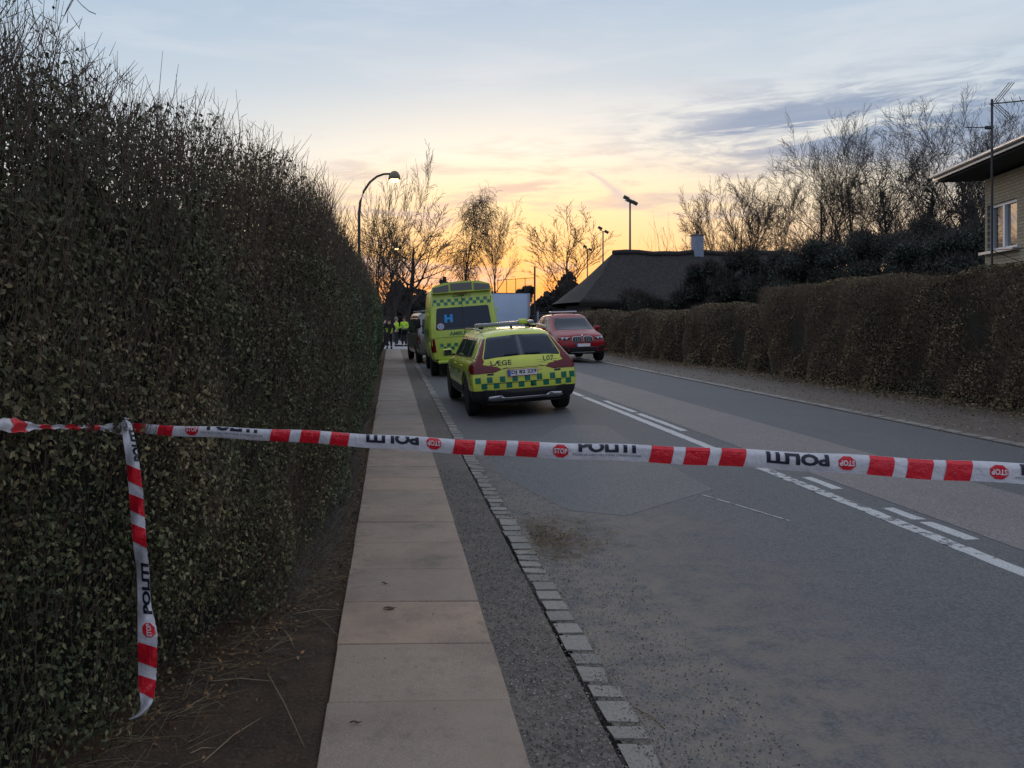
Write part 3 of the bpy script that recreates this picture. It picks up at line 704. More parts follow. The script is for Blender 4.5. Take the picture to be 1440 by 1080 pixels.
# ------------------------------------------------------------------ police tape
T_WHITE = mat('tape_white', (.70, .69, .72), .32, col2=(.58, .57, .62), scale=9, bump=.9, bscale=22)
T_RED = mat('tape_red', (.74, .012, .030), .35, col2=(.60, .010, .024), bump=.8, scale=60, bscale=30)
T_BLACK = mat('tape_black', (.012, .014, .030), .4)
T_GREY = mat('tape_small_print', (.16, .17, .22), .5)
A_, B_, C_, D0 = -310.0, 500.4, -.0804, 3.2
ks = lambda px: ((px-580)-A_)/(B_-C_*(px-580))
def tape_c(s):
    D = D0*(1+C_*s); xc = D0*(A_+B_*s)/1150
    z = np.interp(s, [-.2, 0, .73, 1.25, 1.67, 2.06, 4, 8], [1.216, 1.203, 1.178, 1.163, 1.155, 1.137, 1.08, 1.20])
    return Vector((xc*math.cos(PSI)+D*math.sin(PSI), -xc*math.sin(PSI)+D*math.cos(PSI), z))
def tape_w(s): return float(np.interp(s, [-.2, .0, .7, 1.25, 2, 3], [.036, .040, .053, .060, .066, .072]))
def tape_pt(s, t, off=0.0):
    c = tape_c(s); w = tape_w(s); th = .10*math.sin(s*4.1)+.04*math.sin(s*11+1)
    z = c.z-w/2+t+.0018*math.sin(s*23)+.0035*math.sin(s*6.1); u = t/w
    dy = -.004*math.sin(PI*u)*(1+.5*math.sin(s*9))+th*(t-w/2)*.5-off+.0006*math.sin(s*37+u*5)
    if u > .9: dy += (u-.9)*.08
    return (c.x, c.y+dy, z)
tp = empty('police_tape', 'long red and white barrier tape strung from the left hedge across the road', 'barrier tape', tuple(tape_c(-.197)))
TO = Vector(tp.location)
def tmap(bm, off):
    for v in bm.verts: v.co = Vector(tape_pt(v.co.x, v.co.y, off))-TO
    return bm
# ribbon
ss = [-.197+.01*i for i in range(230)]+[2.1+.15*i for i in range(39)]
v = []; f = []
for s in ss:
    for j in range(7): v.append(Vector(tape_pt(s, tape_w(s)*j/6))-TO)
for i in range(len(ss)-1):
    for j in range(6): f.append((i*7+j, i*7+j+1, (i+1)*7+j+1, (i+1)*7+j))
pym('ribbon', v, f, T_WHITE, tp, True)
def tape_red(a, b):
    s0, s1 = ks(a), ks(b); w = tape_w((s0+s1)/2); sl = .26*w/.065*.065*.55
    bm = poly_bm([(s0, 0), (s1-sl, 0), (s1, w), (s0+sl, w)])
    bmo('red_stripe', tmap(cut(cut(bm, 0, .02), 1, w/6), .0022), T_RED, tp)
for a, b in ((186, 206), (221, 244), (379, 409), (421, 451), (463, 492), (636, 669), (680, 713), (725, 759), (912, 948), (960, 999), (1010, 1050), (1218, 1259), (1272, 1314), (1326, 1369)): tape_red(a, b)
def tape_text(a, b, inv, s_='POLITI'):
    s0, s1 = ks(a), ks(b); w = tape_w((s0+s1)/2)
    bm = text_bm('POLITI', .045); fit(bm, s0, s1, *((.021, .060) if inv else (.029, .070)), rot180=inv); clip(bm, 1, w*.97); cut(bm, 0, .02); cut(bm, 1, w/6)
    letters(tmap(bm, .0022), T_BLACK, tp)
    if not inv:
        bm = text_bm('PASSAGE KAN MEDFØRE STRAFANSVAR', .0, 1); fit(bm, ks(a-8), ks(b+8), .0155, .0235); cut(bm, 0, .03); bmo('small_print', tmap(bm, .0022), T_GREY, tp)['kind'] = 'stuff'
for a, b, i in ((291, 362, False), (515, 589, True), (813, 894, False), (1077, 1165, True), (1435, 1530, False)): tape_text(a, b, i)
def tape_stop(px, inv):
    s = ks(px); w = tape_w(s); r = .029; ct = .030 if not inv else .034; rr = r/1.414*1.0
    oc = [(s+rr*math.cos(PI/8+k*PI/4), ct+r*.86*math.sin(PI/8+k*PI/4)) for k in range(8)]
    bm = clip(poly_bm(oc), 1, w*.985); bmo('stop_sign', tmap(cut(cut(bm, 0, .02), 1, w/6), .0022), T_RED, tp)
    bm = text_bm('STOP', .03); fit(bm, s-rr*.82, s+rr*.82, ct-.009, ct+.010, rot180=inv); clip(bm, 1, w*.98); cut(bm, 0, .02); cut(bm, 1, w/6); bmo('lettering', tmap(bm, .0032), T_WHITE, tp)['kind'] = 'stuff'
for px, i in ((270, False), (610, True), (788, False), (1190, True), (1404, True)): tape_stop(px, i)
# twisted part left of the knot
tw = [pt(178, 603, 3.22), pt(120, 601, 2.86), pt(60, 600, 2.58), pt(0, 597, 2.34), pt(-70, 592, 2.3)]
v = []; f = []; fr = []; K = 60
for i in range(K+1):
    u = i/K*4; k = min(int(u), 3); p = tw[k].lerp(tw[k+1], u-k); th = [.25, .5, 2.2, 2.6, 1.2][0]+2.6*math.sin(u*1.15)*.5
    w = .017+.006*math.sin(u*5+1)+(.004 if u < 1 else 0)
    for j in range(5):
        q = (j/4-.5)*2*w; v.append(p+Vector((.006*math.cos(j*2+u*3), -math.sin(th)*q*.6, q*(.45+.55*abs(math.cos(th)))+.002*math.sin(u*20)))-TO)
for i in range(K):
    for j in range(4): f.append((i*5+j, i*5+j+1, (i+1)*5+j+1, (i+1)*5+j)); fr.append(i)
pym('ribbon', v, f, T_WHITE, tp, True)
for a, b in ((10, 14), (17, 22), (27, 31), (36, 41), (46, 50)):
    vs = []; fs = []
    for i in range(a, b+1):
        for j in range(5): vs.append(v[i*5+j]+Vector((.0008, -.0016, 0)))
    for i in range(b-a):
        for j in range(4): fs.append((i*5+j, i*5+j+1, (i+1)*5+j+1, (i+1)*5+j))
    pym('red_stripe', vs, fs, T_RED, tp, True)
# hanging strand
HS = [(592, 178, 10), (598, 178, 15), (615, 181, 17), (635, 184.5, 18), (660, 188, 19), (690, 191, 20), (730, 194, 20), (775, 197.5, 19), (800, 201, 18), (825, 202, 18), (850, 203, 19), (875, 206, 25), (890, 207.5, 28), (925, 207.5, 27), (958, 207, 25), (978, 206.5, 20), (990, 205.5, 15), (998, 202, 9), (1004, 197, 7), (1009, 190, 6), (1012, 182, 3)]
HY = [h[0] for h in HS]; HX = [h[1] for h in HS]; HW = [h[2] for h in HS]
def hp(yp, u, off=0.0):
    D = 3.06-.03*math.sin(yp*.02)-.012*math.sin(yp*.051)
    c = np.interp(yp, HY, HX); w = np.interp(yp, HY, HW)
    D += .010*math.sin(yp*.09+u*4)-.008*math.cos((u-.5)*PI)
    px = c+(u-.5)*w+.5*math.sin(yp*.6+u)*(u > .9)
    return pt(px, yp+ (u-.5)*2.0, D-off)
hg = empty('hanging_tape_end', 'loose torn end of barrier tape hanging down in front of the left hedge', 'barrier tape', tuple(hp(600, .5)))
HO = Vector(hg.location)
yy = list(np.linspace(592, 1012, 106)); v = []; f = []
for y in yy:
    for j in range(6): v.append(hp(y, j/5)-HO)
for i in range(len(yy)-1):
    for j in range(5): f.append((i*6+j, i*6+j+1, (i+1)*6+j+1, (i+1)*6+j))
pym('ribbon', v, f, T_WHITE, hg, True)
def hmap(bm, off=.0028):
    for q in bm.verts: q.co = hp(q.co.y, q.co.x, off)-HO
    return bm
for a, b in ((657, 681), (698, 722), (740, 766), (907, 935), (953, 978)):
    bm = poly_bm([(0, a-3), (1, a+3), (1, b+4), (0, b-4)]); cut(bm, 1, 3); cut(bm, 0, .2); bmo('red_stripe', hmap(bm), T_RED, hg)
bm = text_bm('POLITI', .045)   # reads upwards
for q in bm.verts: x, y = q.co.x, q.co.y; q.co = Vector((.98-.62*y, 863-(863-792)*x, 0))
clip(bm, 0, .99); cut(bm, 1, 4); cut(bm, 0, .2); letters(hmap(bm), T_BLACK, hg)
bm = text_bm('POLITI', .045)
for q in bm.verts: x, y = q.co.x, q.co.y; q.co = Vector((.62+.8*(1-y), 648-44*x, 0))
clip(bm, 0, 1.0); cut(bm, 1, 4); cut(bm, 0, .2); letters(hmap(bm), T_BLACK, hg)
bm = poly_bm([(.58+.36*math.cos(PI/8+k*PI/4), 886+11*math.sin(PI/8+k*PI/4)) for k in range(8)]); cut(bm, 1, 3); cut(bm, 0, .2); bmo('stop_sign', hmap(bm), T_RED, hg)
bm = text_bm('STOP', .03)
for q in bm.verts: x, y = q.co.x, q.co.y; q.co = Vector((.71-.26*y, 895-18*x, 0))
cut(bm, 1, 4); bmo('lettering', hmap(bm, .0042), T_WHITE, hg)['kind'] = 'stuff'
# knot
kn = pt(179, 600, 3.05)-HO
bm = bmesh.new(); bmesh.ops.create_icosphere(bm, subdivisions=2, radius=1)
for q in bm.verts: q.co = Vector((q.co.x*.014+.004*math.sin(q.co.z*9), q.co.y*.013, q.co.z*.017+.004*math.sin(q.co.x*8)))+kn
bmo('knot', bm, T_WHITE, hg, True)
MB().tube([kn+Vector((.0, -.01, .0)), kn+Vector((.006, -.02, .018)), kn+Vector((-.004, -.015, .034)), kn+Vector((.010, -.012, .030))], [.006, .008, .006, .002], 6).build('tape_loop', T_WHITE, hg, True)

# ------------------------------------------------------------------ vehicles
YEL = mat('ambulance_yellow', (.64, .70, .07), .30, col2=(.56, .61, .07), scale=2.5, coord='obj', coat=.45, spec=.5)
YEL2 = mat('ambulance_green_yellow', (.52, .65, .08), .36, col2=(.45, .55, .08), scale=1.8, coord='obj', coat=.35)
GRN = mat('livery_green', (.0, .145, .095), .35, coat=.4)
BLK = mat('black_plastic', (.012, .012, .014), .6)
GLASS = mat('car_glass', (.008, .018, .036), .05, spec=.38)  # blue of the reflected sky tinted into the base colour
RUB = mat('tyre_rubber', (.012, .012, .012), .8, bump=.2, scale=80)
RIM = mat('wheel_rim', (.35, .35, .36), .3, metal=.8)
SIL = mat('silver_trim', (.40, .40, .41), .28, metal=.85)
TAIL = mat('tail_lamp', (.13, .004, .010), .2, coat=.2, spec=.35)
PLW = mat('plate_white', (.72, .73, .76), .4)
PLB = mat('plate_blue', (.02, .12, .50), .4)
PLR = mat('plate_red', (.5, .02, .02), .4)
INK = mat('black_ink', (.008, .010, .012), .5)
REDP = mat('red_car_paint', (.27, .003, .012), .30, coat=.2, spec=.4)
GREYP = mat('grey_van_paint', (.22, .21, .20), .32, metal=.5, coat=.5)
LENS = mat('headlamp_lens', (.55, .58, .62), .08, spec=.8, coat=.8)
CLEARG = mat('grey_lamp_glass', (.10, .10, .09), .15, coat=.5)

def loft(name, rings, parent, paint, arches=(), bulge=(.06, .06), sub=2, crown=.03, crease=(), clad=None):
    bm = bmesh.new(); R = len(rings[0]); rv = []
    for ri, rg in enumerate(rings):
        Lf = [bm.verts.new((-p[0], p[1], p[2])) for p in rg]; Rt = [bm.verts.new((p[0], p[1], p[2])) for p in rg]
        ends = (ri == 0 or ri == len(rings)-1); bl = 0
        if ri == 0: bl = -bulge[0]
        if ri == len(rings)-1: bl = bulge[1]
        cs = {}
        for i in ((range(R)) if ends else (0, R-1)):
            p = rg[i]; cs[i] = bm.verts.new((0, p[1]+bl, p[2]+(crown if i == R-1 else 0)))
        rv.append((Lf, Rt, cs))
    def F_(*a): bm.faces.new(a)
    for (La, Ra, Ca), (Lb, Rb, Cb) in zip(rv, rv[1:]):
        for i in range(R-1):
            F_(La[i], La[i+1], Lb[i+1], Lb[i]); F_(Ra[i+1], Ra[i], Rb[i], Rb[i+1])
        F_(Ca[0], La[0], Lb[0], Cb[0]); F_(Ra[0], Ca[0], Cb[0], Rb[0])
        F_(La[R-1], Ca[R-1], Cb[R-1], Lb[R-1]); F_(Ca[R-1], Ra[R-1], Rb[R-1], Cb[R-1])
    for k, (La, Ra, Ca) in ((0, rv[0]), (1, rv[-1])):
        for i in range(R-1):
            q = [(La[i], Ca[i], Ca[i+1], La[i+1]), (Ca[i], Ra[i], Ra[i+1], Ca[i+1])]
            for a in q: F_(*(a if k == 0 else a[::-1]))
    cl = bm.edges.layers.float.new('crease_edge')
    for La, Ra, Ca in (rv[0], rv[-1]):
        for i in range(R-1):
            for S_ in (La, Ra):
                e = bm.edges.get((S_[i], S_[i+1])); e[cl] = .45
    for (La, Ra, Ca), (Lb, Rb, Cb) in zip(rv, rv[1:]):
        for i, c in crease:
            for A2, B2 in ((La, Lb), (Ra, Rb)): e = bm.edges.get((A2[i], B2[i])); e[cl] = c
    bmesh.ops.recalc_face_normals(bm, faces=bm.faces)
    me = bpy.data.meshes.new(name); bm.to_mesh(me); bm.free(); o = bpy.data.objects.new(name, me); COL.objects.link(o)
    md = o.modifiers.new('s', 'SUBSURF'); md.levels = sub; md.render_levels = sub
    me2 = evald(o); o.modifiers.clear(); o.data = me2
    bv = bmesh.new(); bv.from_mesh(me2); bvh = BVHTree.FromBMesh(bv); bv.free()
    if clad:
        b = bmesh.new(); b.from_mesh(me2); bmesh.ops.bisect_plane(b, geom=b.faces[:]+b.edges[:]+b.verts[:], plane_co=(0, 0, clad), plane_no=(0, 0, 1)); b.to_mesh(me2); b.free()
    if arches:
        mb = MB()
        for (y, z, r, xi) in arches:
            for s in (-1, 1): mb.lathe([(r, s*xi), (r, s*1.6)] if s > 0 else [(r, -1.6), (r, -xi)], 24, 'x', (0, y, z))
        c = mb.build('c', BLK); b = bmesh.new(); b.from_mesh(c.data); bmesh.ops.recalc_face_normals(b, faces=b.faces); b.to_mesh(c.data); b.free()
        md = o.modifiers.new('b', 'BOOLEAN'); md.object = c; md.operation = 'DIFFERENCE'; md.solver = 'EXACT'
        me3 = evald(o); o.modifiers.clear(); o.data = me3; bpy.data.objects.remove(c)
    me = o.data; me.materials.clear(); me.materials.append(paint); me.materials.append(BLK)
    for p in me.polygons:
        p.use_smooth = True; c = p.center; p.material_index = 1 if clad and c.z < clad else 0
        for (y, z, r, xi) in arches:
            if (c.y-y)**2+(c.z-z)**2 < (r*.985)**2 and abs(c.x) < 1.2 and abs(p.normal.x) < .99 and abs(c.x) > xi-.02 and ((c.y-y)*p.normal.y+(c.z-z)*p.normal.z) < -.5*math.hypot(c.y-y, c.z-z): p.material_index = 1
            if abs(abs(c.x)-xi) < .005 and (c.y-y)**2+(c.z-z)**2 < r*r: p.material_index = 1
    me.set_sharp_from_angle(angle=rad(38))
    o.parent = parent; return o, bvh
DIRS = {'rear': (lambda u, w: Vector((u, -3, w)), Vector((0, 1, 0))), 'front': (lambda u, w: Vector((-u, 12, w)), Vector((0, -1, 0))),
        'left': (lambda u, w: Vector((-4, -u, w)), Vector((1, 0, 0))), 'right': (lambda u, w: Vector((4, u, w)), Vector((-1, 0, 0))), 'top': (lambda u, w: Vector((u, w, 6)), Vector((0, 0, -1)))}
def proj(name, bm, side, bvh, off, m, parent, cell=.07, skirt=.012, smooth=True):
    """lay a flat 2D outline onto the bodywork seen from one side, standing off by a few mm"""
    if cell: cut(bm, 0, cell); cut(bm, 1, cell)
    o_, d = DIRS[side]; bad = []; last = None
    for v in bm.verts:
        h = bvh.ray_cast(o_(v.co.x, v.co.y), d)
        if h[0] is None: bad.append(v); continue
        v.co = h[0]-d*off; 
    if bad: bmesh.ops.delete(bm, geom=bad, context='VERTS')
    if skirt:
        be = [e for e in bm.edges if e.is_boundary]; r = bmesh.ops.extrude_edge_only(bm, edges=be)
        for g in r['geom']:
            if isinstance(g, bmesh.types.BMVert): g.co += d*skirt
    bmesh.ops.recalc_face_normals(bm, faces=bm.faces)
    o = bmo(name, bm, m, parent, smooth)
    if name in ('livery_checks', 'lettering'): o['kind'] = 'stuff'
    return o
def wheel(parent, x, y, r, w, side, spokes=10):
    s = 1 if side > 0 else -1
    t = MB().lathe([(r*.62, -w/2), (r*.93, -w/2), (r, -w*.36), (r, w*.36), (r*.93, w/2), (r*.62, w/2)], 28, 'x').build('wheel', RUB, parent, loc=(x, y, r))
    mb = MB().lathe([(r*.60, -w*.30), (r*.66, s*w*.5), (r*.60, s*w*.42), (r*.56, s*w*.30)] if s > 0 else [(r*.56, -w*.30), (r*.60, -w*.42), (r*.66, -w*.5), (r*.60, w*.3)], 24, 'x')
    for k in range(spokes//2):
        a = 2*PI*k/(spokes//2)
        for da in (-.16, .16):
            mb.tube([(s*w*.40, .05*math.cos(a), .05*math.sin(a)), (s*w*.44, r*.60*math.cos(a+da), r*.60*math.sin(a+da))], [.022, .016], 4)
    mb.lathe([(.06, s*w*.30), (.045, s*w*.46)] if s > 0 else [(.045, -w*.46), (.06, -w*.3)], 12, 'x')
    mb.build('rim', RIM, t); return t
def place(v, X, Y, yaw, tr=.80):
    zl, zr_ = zr(X-tr), zr(X+tr); roll = math.atan2(zr_-zl, 2*tr)
    c, s = math.cos(yaw), math.sin(yaw)
    v.location = (X, Y, (zl+zr_)/2+.004); v.rotation_euler = (0, -roll, yaw)
def plate(parent, side, bvh, u, w, W_, H_, txt, red=True):
    o_, d = DIRS[side]; h = bvh.ray_cast(o_(u, w), d)[0]; sg = 1 if side == 'rear' else -1
    p = MB().box((0, 0, 0), (W_, .012, H_)).build('number_plate', PLR if red else PLW, parent, loc=(h.x, h.y-sg*.022, h.z))
    def onp(bm, name, m, off):
        for v in bm.verts: v.co = Vector((sg*v.co.x, -sg*(.006+off), v.co.y))
        bmesh.ops.recalc_face_normals(bm, faces=bm.faces); o_n = bmo(name, bm, m, p)
        if name == 'lettering': o_n['kind'] = 'stuff'
    onp(poly_bm([(-W_/2+.007, -H_/2+.007), (W_/2-.007, -H_/2+.007), (W_/2-.007, H_/2-.007), (-W_/2+.007, H_/2-.007)]), 'plate_face', PLW, .0015)
    onp(poly_bm([(-W_/2+.007, -H_/2+.007), (-W_/2+.052, -H_/2+.007), (-W_/2+.052, H_/2-.007), (-W_/2+.007, H_/2-.007)]), 'country_strip', PLB, .003)
    if txt: onp(fit(text_bm(txt, .03), -W_/2+.065, W_/2-.018, -H_/2+.018, H_/2-.018), 'lettering', INK, .003)
def checks(rows, x0, x1, z0, s, n, ph=0, gapx=1.0):
    out = []
    for r in range(rows):
        for i in range(n):
            if (i+r+ph) % 2 == 0:
                w = (x1-x0)/n; a = x0+i*w; b = z0+r*s; out.append(poly_bm([(a, b), (a+w, b), (a+w, b+s), (a, b+s)]))
    return merge(out)

# ---- doctor's estate car, seen from behind
def rg(ys, xs, zs): return [(x, y, z) for x, y, z in zip(xs, ys, zs)]
ec = empty('estate_car', 'yellow and green chequered LÆGE estate car parked at the left kerb', 'car')
Z = (.24, .33, .66, .92, 1.02, 1.37, 1.45)
R_ = [rg((.14, .04, .0, .04, .08, .42, .52), (.74, .90, .935, .90, .82, .60, .53), Z),
      rg((.5, .45, .42, .42, .42, .62, .70), (.78, .90, .925, .895, .80, .605, .53), (.22, .30, .66, .93, 1.03, 1.40, 1.475)),
      rg((1.0,)*7, (.80, .91, .93, .905, .815, .645, .565), (.22, .30, .66, .93, 1.02, 1.42, 1.49)),
      rg((2.0,)*7, (.80, .91, .93, .91, .83, .665, .58), (.22, .30, .66, .92, 1.0, 1.43, 1.50)),
      rg((2.7, 2.7, 2.7, 2.7, 2.7, 2.62, 2.6), (.80, .91, .93, .91, .83, .66, .58), (.22, .30, .66, .92, .99, 1.42, 1.49)),
      rg((3.3, 3.3, 3.3, 3.3, 3.45, 3.0, 2.98), (.80, .91, .93, .90, .80, .60, .54), (.22, .30, .66, .90, .97, 1.38, 1.43)),
      rg((3.9, 3.9, 3.9, 3.9, 3.9, 3.7, 3.6), (.80, .90, .92, .88, .76, .62, .50), (.22, .30, .64, .86, .92, 1.0, 1.04)),
      rg((4.35, 4.4, 4.4, 4.4, 4.35, 4.3, 4.25), (.78, .86, .88, .84, .70, .55, .45), (.22, .28, .60, .78, .86, .90, .91)),
      rg((4.62, 4.70, 4.74, 4.72, 4.66, 4.62, 4.58), (.60, .72, .74, .70, .60, .50, .40), (.26, .34, .55, .70, .78, .80, .81))]
body, bv = loft('body', R_, ec, YEL, arches=((.86, .345, .40, .62), (3.74, .345, .40, .62)), crease=((4, .25), (2, .3), (3, .4)), clad=.50)
# hatch glass, tail lamps, cladding, trims
rw = [(-.665, 1.05), (-.65, 1.025), (-.45, 1.045), (0, 1.06), (.45, 1.045), (.65, 1.025), (.665, 1.05), (.55, 1.365), (.51, 1.385), (0, 1.405), (-.51, 1.385), (-.55, 1.365)]
proj('rear_window', poly_bm(rw), 'rear', bv, .004, GLASS, ec)
for s in (-1, 1):
    tl = [(.680, 1.06), (.665, 1.00), (.70, .94), (.44, .885), (.38, .845), (.50, .80), (.95, .785), (.95, .97), (.82, 1.04), (.755, 1.10), (.625, 1.36), (.568, 1.365)]
    tl = [(s*a, b) for a, b in tl]; tl = tl if s > 0 else tl[::-1]
    proj('tail_lamp', poly_bm(tl), 'rear', bv, .006, TAIL, ec, cell=.013)
    sd = 'left' if s < 0 else 'right'; q = (lambda y: -y) if s < 0 else (lambda y: y)
    side = lambda pl: poly_bm([(q(y), z) for y, z in pl])
    proj('tail_lamp', side([(-.05, .785), (.36, .84), (.32, .93), (.20, 1.0), (-.05, 1.02)]), sd, bv, .006, TAIL, ec, cell=.013)
    proj('side_window', side([(.62, 1.06), (1.02, 1.035), (1.02, 1.36), (.80, 1.375)]), sd, bv, .004, GLASS, ec)
    proj('side_window', side([(1.07, 1.035), (1.93, 1.01), (1.93, 1.385), (1.07, 1.365)]), sd, bv, .004, GLASS, ec)
    proj('side_window', side([(1.99, 1.01), (2.95, 1.0), (3.02, 1.03), (2.62, 1.375), (1.99, 1.385)]), sd, bv, .004, GLASS, ec)
    proj('side_cladding', side([(1.27, .25), (3.33, .25), (3.33, .36), (1.27, .36)]), sd, bv, .012, BLK, ec)
    # arch trim
    for yy_ in (.86, 3.74):
        pl = []
        for k in range(13): a = PI*k/12; pl.append((yy_+.455*math.cos(a), .36+.445*math.sin(a)))
        for k in range(13): a = PI*(12-k)/12; pl.append((yy_+.405*math.cos(a), .36+.40*math.sin(a)))
        proj('arch_trim', side(pl), sd, bv, .008, BLK, ec, cell=.1, skirt=.02)
    b_ = []
    for i in range(26):
        for r_ in range(2):
            if (i+r_) % 2 == 0:
                y0 = .02+i*.13; y1 = y0+.13; z0 = .60+r_*.10
                if (abs((y0+y1)/2-.86) < .55 or abs((y0+y1)/2-3.74) < .55) and z0 < .78 and abs((y0+y1)/2-.86) < .50: continue
                b_.append(poly_bm([(q(y0), z0), (q(y1), z0), (q(y1), z0+.10), (q(y0), z0+.10)]))
    proj('livery_checks', merge(b_), sd, bv, .003, GRN, ec, cell=.1, skirt=0)
    for yy_ in (1.05, 1.98, 2.98):
        proj('door_seam', side([(yy_-.006, .42), (yy_+.006, .42), (yy_+.006, .98), (yy_-.006, .98)]), sd, bv, .003, BLK, ec, skirt=0)
    for yy_ in (1.22, 2.15): proj('door_handle', side([(yy_, .86), (yy_+.19, .86), (yy_+.19, .89), (yy_, .89)]), sd, bv, .02, YEL, ec, skirt=.02)
    MB().tube([(s*.585, .66, 1.475), (s*.60, .72, 1.515), (s*.615, 1.4, 1.535), (s*.61, 2.5, 1.525), (s*.595, 2.6, 1.49)], .016, 6).build('roof_rail', SIL, ec, True)
    mr = rbox('mirror', (s*.99, 2.86, 1.06), (.20, .13, .15), .045, YEL, ec); MB().box((0, -.064, 0), (.15, .012, .11)).build('mirror_glass', GLASS, mr)
    MB().tube([(s*.84, 2.9, 1.0), (s*.93, 2.87, 1.02)], .025, 6).build('mirror_arm', BLK, ec)
    for yy_ in (.86, 3.74): wheel(ec, s*.80, yy_, .35, .235, s)
proj('lower_bumper', poly_bm([(-.70, .27), (-.6, .25), (.6, .25), (.70, .27), (.74, .50), (.68, .515), (.5, .49), (-.5, .49), (-.68, .515), (-.74, .50)]), 'rear', bv, .016, BLK, ec)
sk = [(-.66, .335), (-.60, .305), (-.40, .30), (-.36, .315), (.36, .315), (.40, .30), (.60, .305), (.66, .335), (.63, .395), (.42, .405), (.36, .36), (-.36, .36), (-.42, .405), (-.63, .395)]
proj('skid_trim', poly_bm(sk), 'rear', bv, .032, SIL, ec)
proj('livery_checks', merge([poly_bm([(x-.047, .625), (x+.047, .625), (x+.047, .725), (x-.047, .725)]) for x in (-.80, -.60, -.38, -.165, .05, .26, .49, .69, .835)]
     + [poly_bm([(x-.05, .525), (x+.05, .525), (x+.05, .62), (x-.05, .62)]) for x in (-.70, -.49, -.27, -.06, .15, .37, .585, .765)]), 'rear', bv, .003, GRN, ec, cell=.1, skirt=0)
proj('bumper_seam', poly_bm([(-.74, .622), (-.66, .605), (0, .605), (.66, .605), (.74, .622), (.66, .614), (0, .614), (-.66, .614)]), 'rear', bv, .005, BLK, ec, skirt=0)
proj('hatch_seam', poly_bm([(-.50, .835), (-.30, .85), (.30, .85), (.50, .835), (.50, .843), (.30, .858), (-.30, .858), (-.50, .843)]), 'rear', bv, .004, BLK, ec, skirt=0)
proj('lettering', fit(text_bm('LÆGE', .014), -.56, -.20, .912, .995), 'rear', bv, .005, INK, ec, skirt=0)
proj('lettering', fit(text_bm('L07', .006), .36, .545, .935, 1.02), 'rear', bv, .005, INK, ec, skirt=0)
for x in (-.58, .585): proj('badge', poly_bm([(x-.055, .755), (x+.055, .755), (x+.055, .785), (x-.055, .785)]), 'rear', bv, .005, BLK, ec, skirt=0)
plate(ec, 'rear', bv, -.03, .775, .52, .115, 'DJ 82 229')
rbox('light_bar', (0, 1.55, 1.585), (1.12, .28, .07), .028, mat('light_bar_plastic', (.16, .18, .24), .2, coat=.6), ec)
for x in (-.45, .45): MB().box((x, 1.55, 1.535), (.06, .2, .05)).build('light_bar_foot', BLK, ec)
rbox('beacon', (.34, 1.42, 1.61), (.16, .14, .09), .03, YEL2, ec)
bm_ = MB().prism([(-.07, 0), (.07, 0), (.045, .035), (.0, .06), (-.03, .02)], -.015, .015, 'x')
bm_.build('fin_aerial', BLK, ec, loc=(.02, .95, 1.50))
MB().box((0, .30, .30), (1.3, .3, .12)).build('exhaust_shield', BLK, ec)
ec.scale = (.935, 1, .945)
place(ec, 2.19, 13.1, rad(1.8))

# ---- ambulance
am = empty('ambulance', 'tall yellow ambulance with green checks parked in front of the estate car', 'ambulance')
Z = (.42, .50, .95, 1.45, 1.55, 2.45, 2.66)
R_ = [rg((.10, .03, .0, .02, .03, .12, .20), (.80, .93, .97, .97, .965, .86, .80), Z),
      rg((.35,)*7, (.86, .97, .995, .995, .985, .89, .83), (.40, .48, .95, 1.45, 1.56, 2.50, 2.74)),
      rg((2.5,)*7, (.86, .97, .995, .995, .985, .89, .83), (.40, .48, .95, 1.45, 1.56, 2.50, 2.76)),
      rg((3.9, 3.9, 3.9, 3.9, 3.9, 3.9, 3.8), (.86, .97, .995, .995, .985, .88, .82), (.40, .48, .95, 1.45, 1.56, 2.48, 2.74)),
      rg((4.8, 4.8, 4.8, 4.8, 4.8, 4.45, 4.3), (.86, .96, .99, .98, .93, .80, .75), (.40, .48, .95, 1.35, 1.45, 2.30, 2.52)),
      rg((5.3, 5.35, 5.35, 5.35, 5.3, 5.2, 5.1), (.84, .93, .96, .93, .86, .80, .70), (.40, .48, .90, 1.12, 1.20, 1.35, 1.42)),
      rg((5.75, 5.85, 5.88, 5.85, 5.82, 5.78, 5.7), (.70, .82, .85, .82, .78, .70, .6), (.42, .5, .85, 1.0, 1.06, 1.12, 1.16))]
body, bv = loft('body', R_, am, YEL2, arches=((1.05, .36, .44, .6), (4.75, .36, .44, .6)), bulge=(.03, .10), crease=((5, .3),))
proj('rear_window', poly_bm([(-.79, 1.43), (-.74, 1.40), (.74, 1.40), (.79, 1.43), (.735, 2.03), (.70, 2.06), (-.70, 2.06), (-.735, 2.03)]), 'rear', bv, .006, GLASS, am)
BLUEH = mat('blue_sticker', (.02, .30, .72), .5); WST = mat('white_sticker', (.6, .62, .66), .5); RST = mat('red_sticker', (.5, .10, .12), .5)
proj('lettering', fit(text_bm('H', .06), -.53, -.30, 1.62, 1.86), 'rear', bv, .010, BLUEH, am, skirt=0)
for r_, m_, o_ in ((.105, RST, .009), (.088, WST, .0105), (.060, BLUEH, .012), (.03, WST, .0135)):
    proj('round_sticker', poly_bm([(-.655+r_*math.cos(2*PI*k/16), 1.515+r_*math.sin(2*PI*k/16)) for k in range(16)]), 'rear', bv, o_, m_, am, skirt=0)
GTX = mat('green_lettering', (.01, .10, .06), .5)
proj('lettering', fit(text_bm('ALARM 112', .008), -.27, .27, 2.36, 2.43), 'rear', bv, .006, GTX, am, skirt=0)
proj('lettering', fit(text_bm('AMBULANCE', .018), -.42, .52, 1.225, 1.335), 'rear', bv, .006, GTX, am, skirt=0)
proj('livery_checks', checks(2, -.92, .92, 2.13, .095, 18), 'rear', bv, .004, GRN, am, cell=.12, skirt=0)
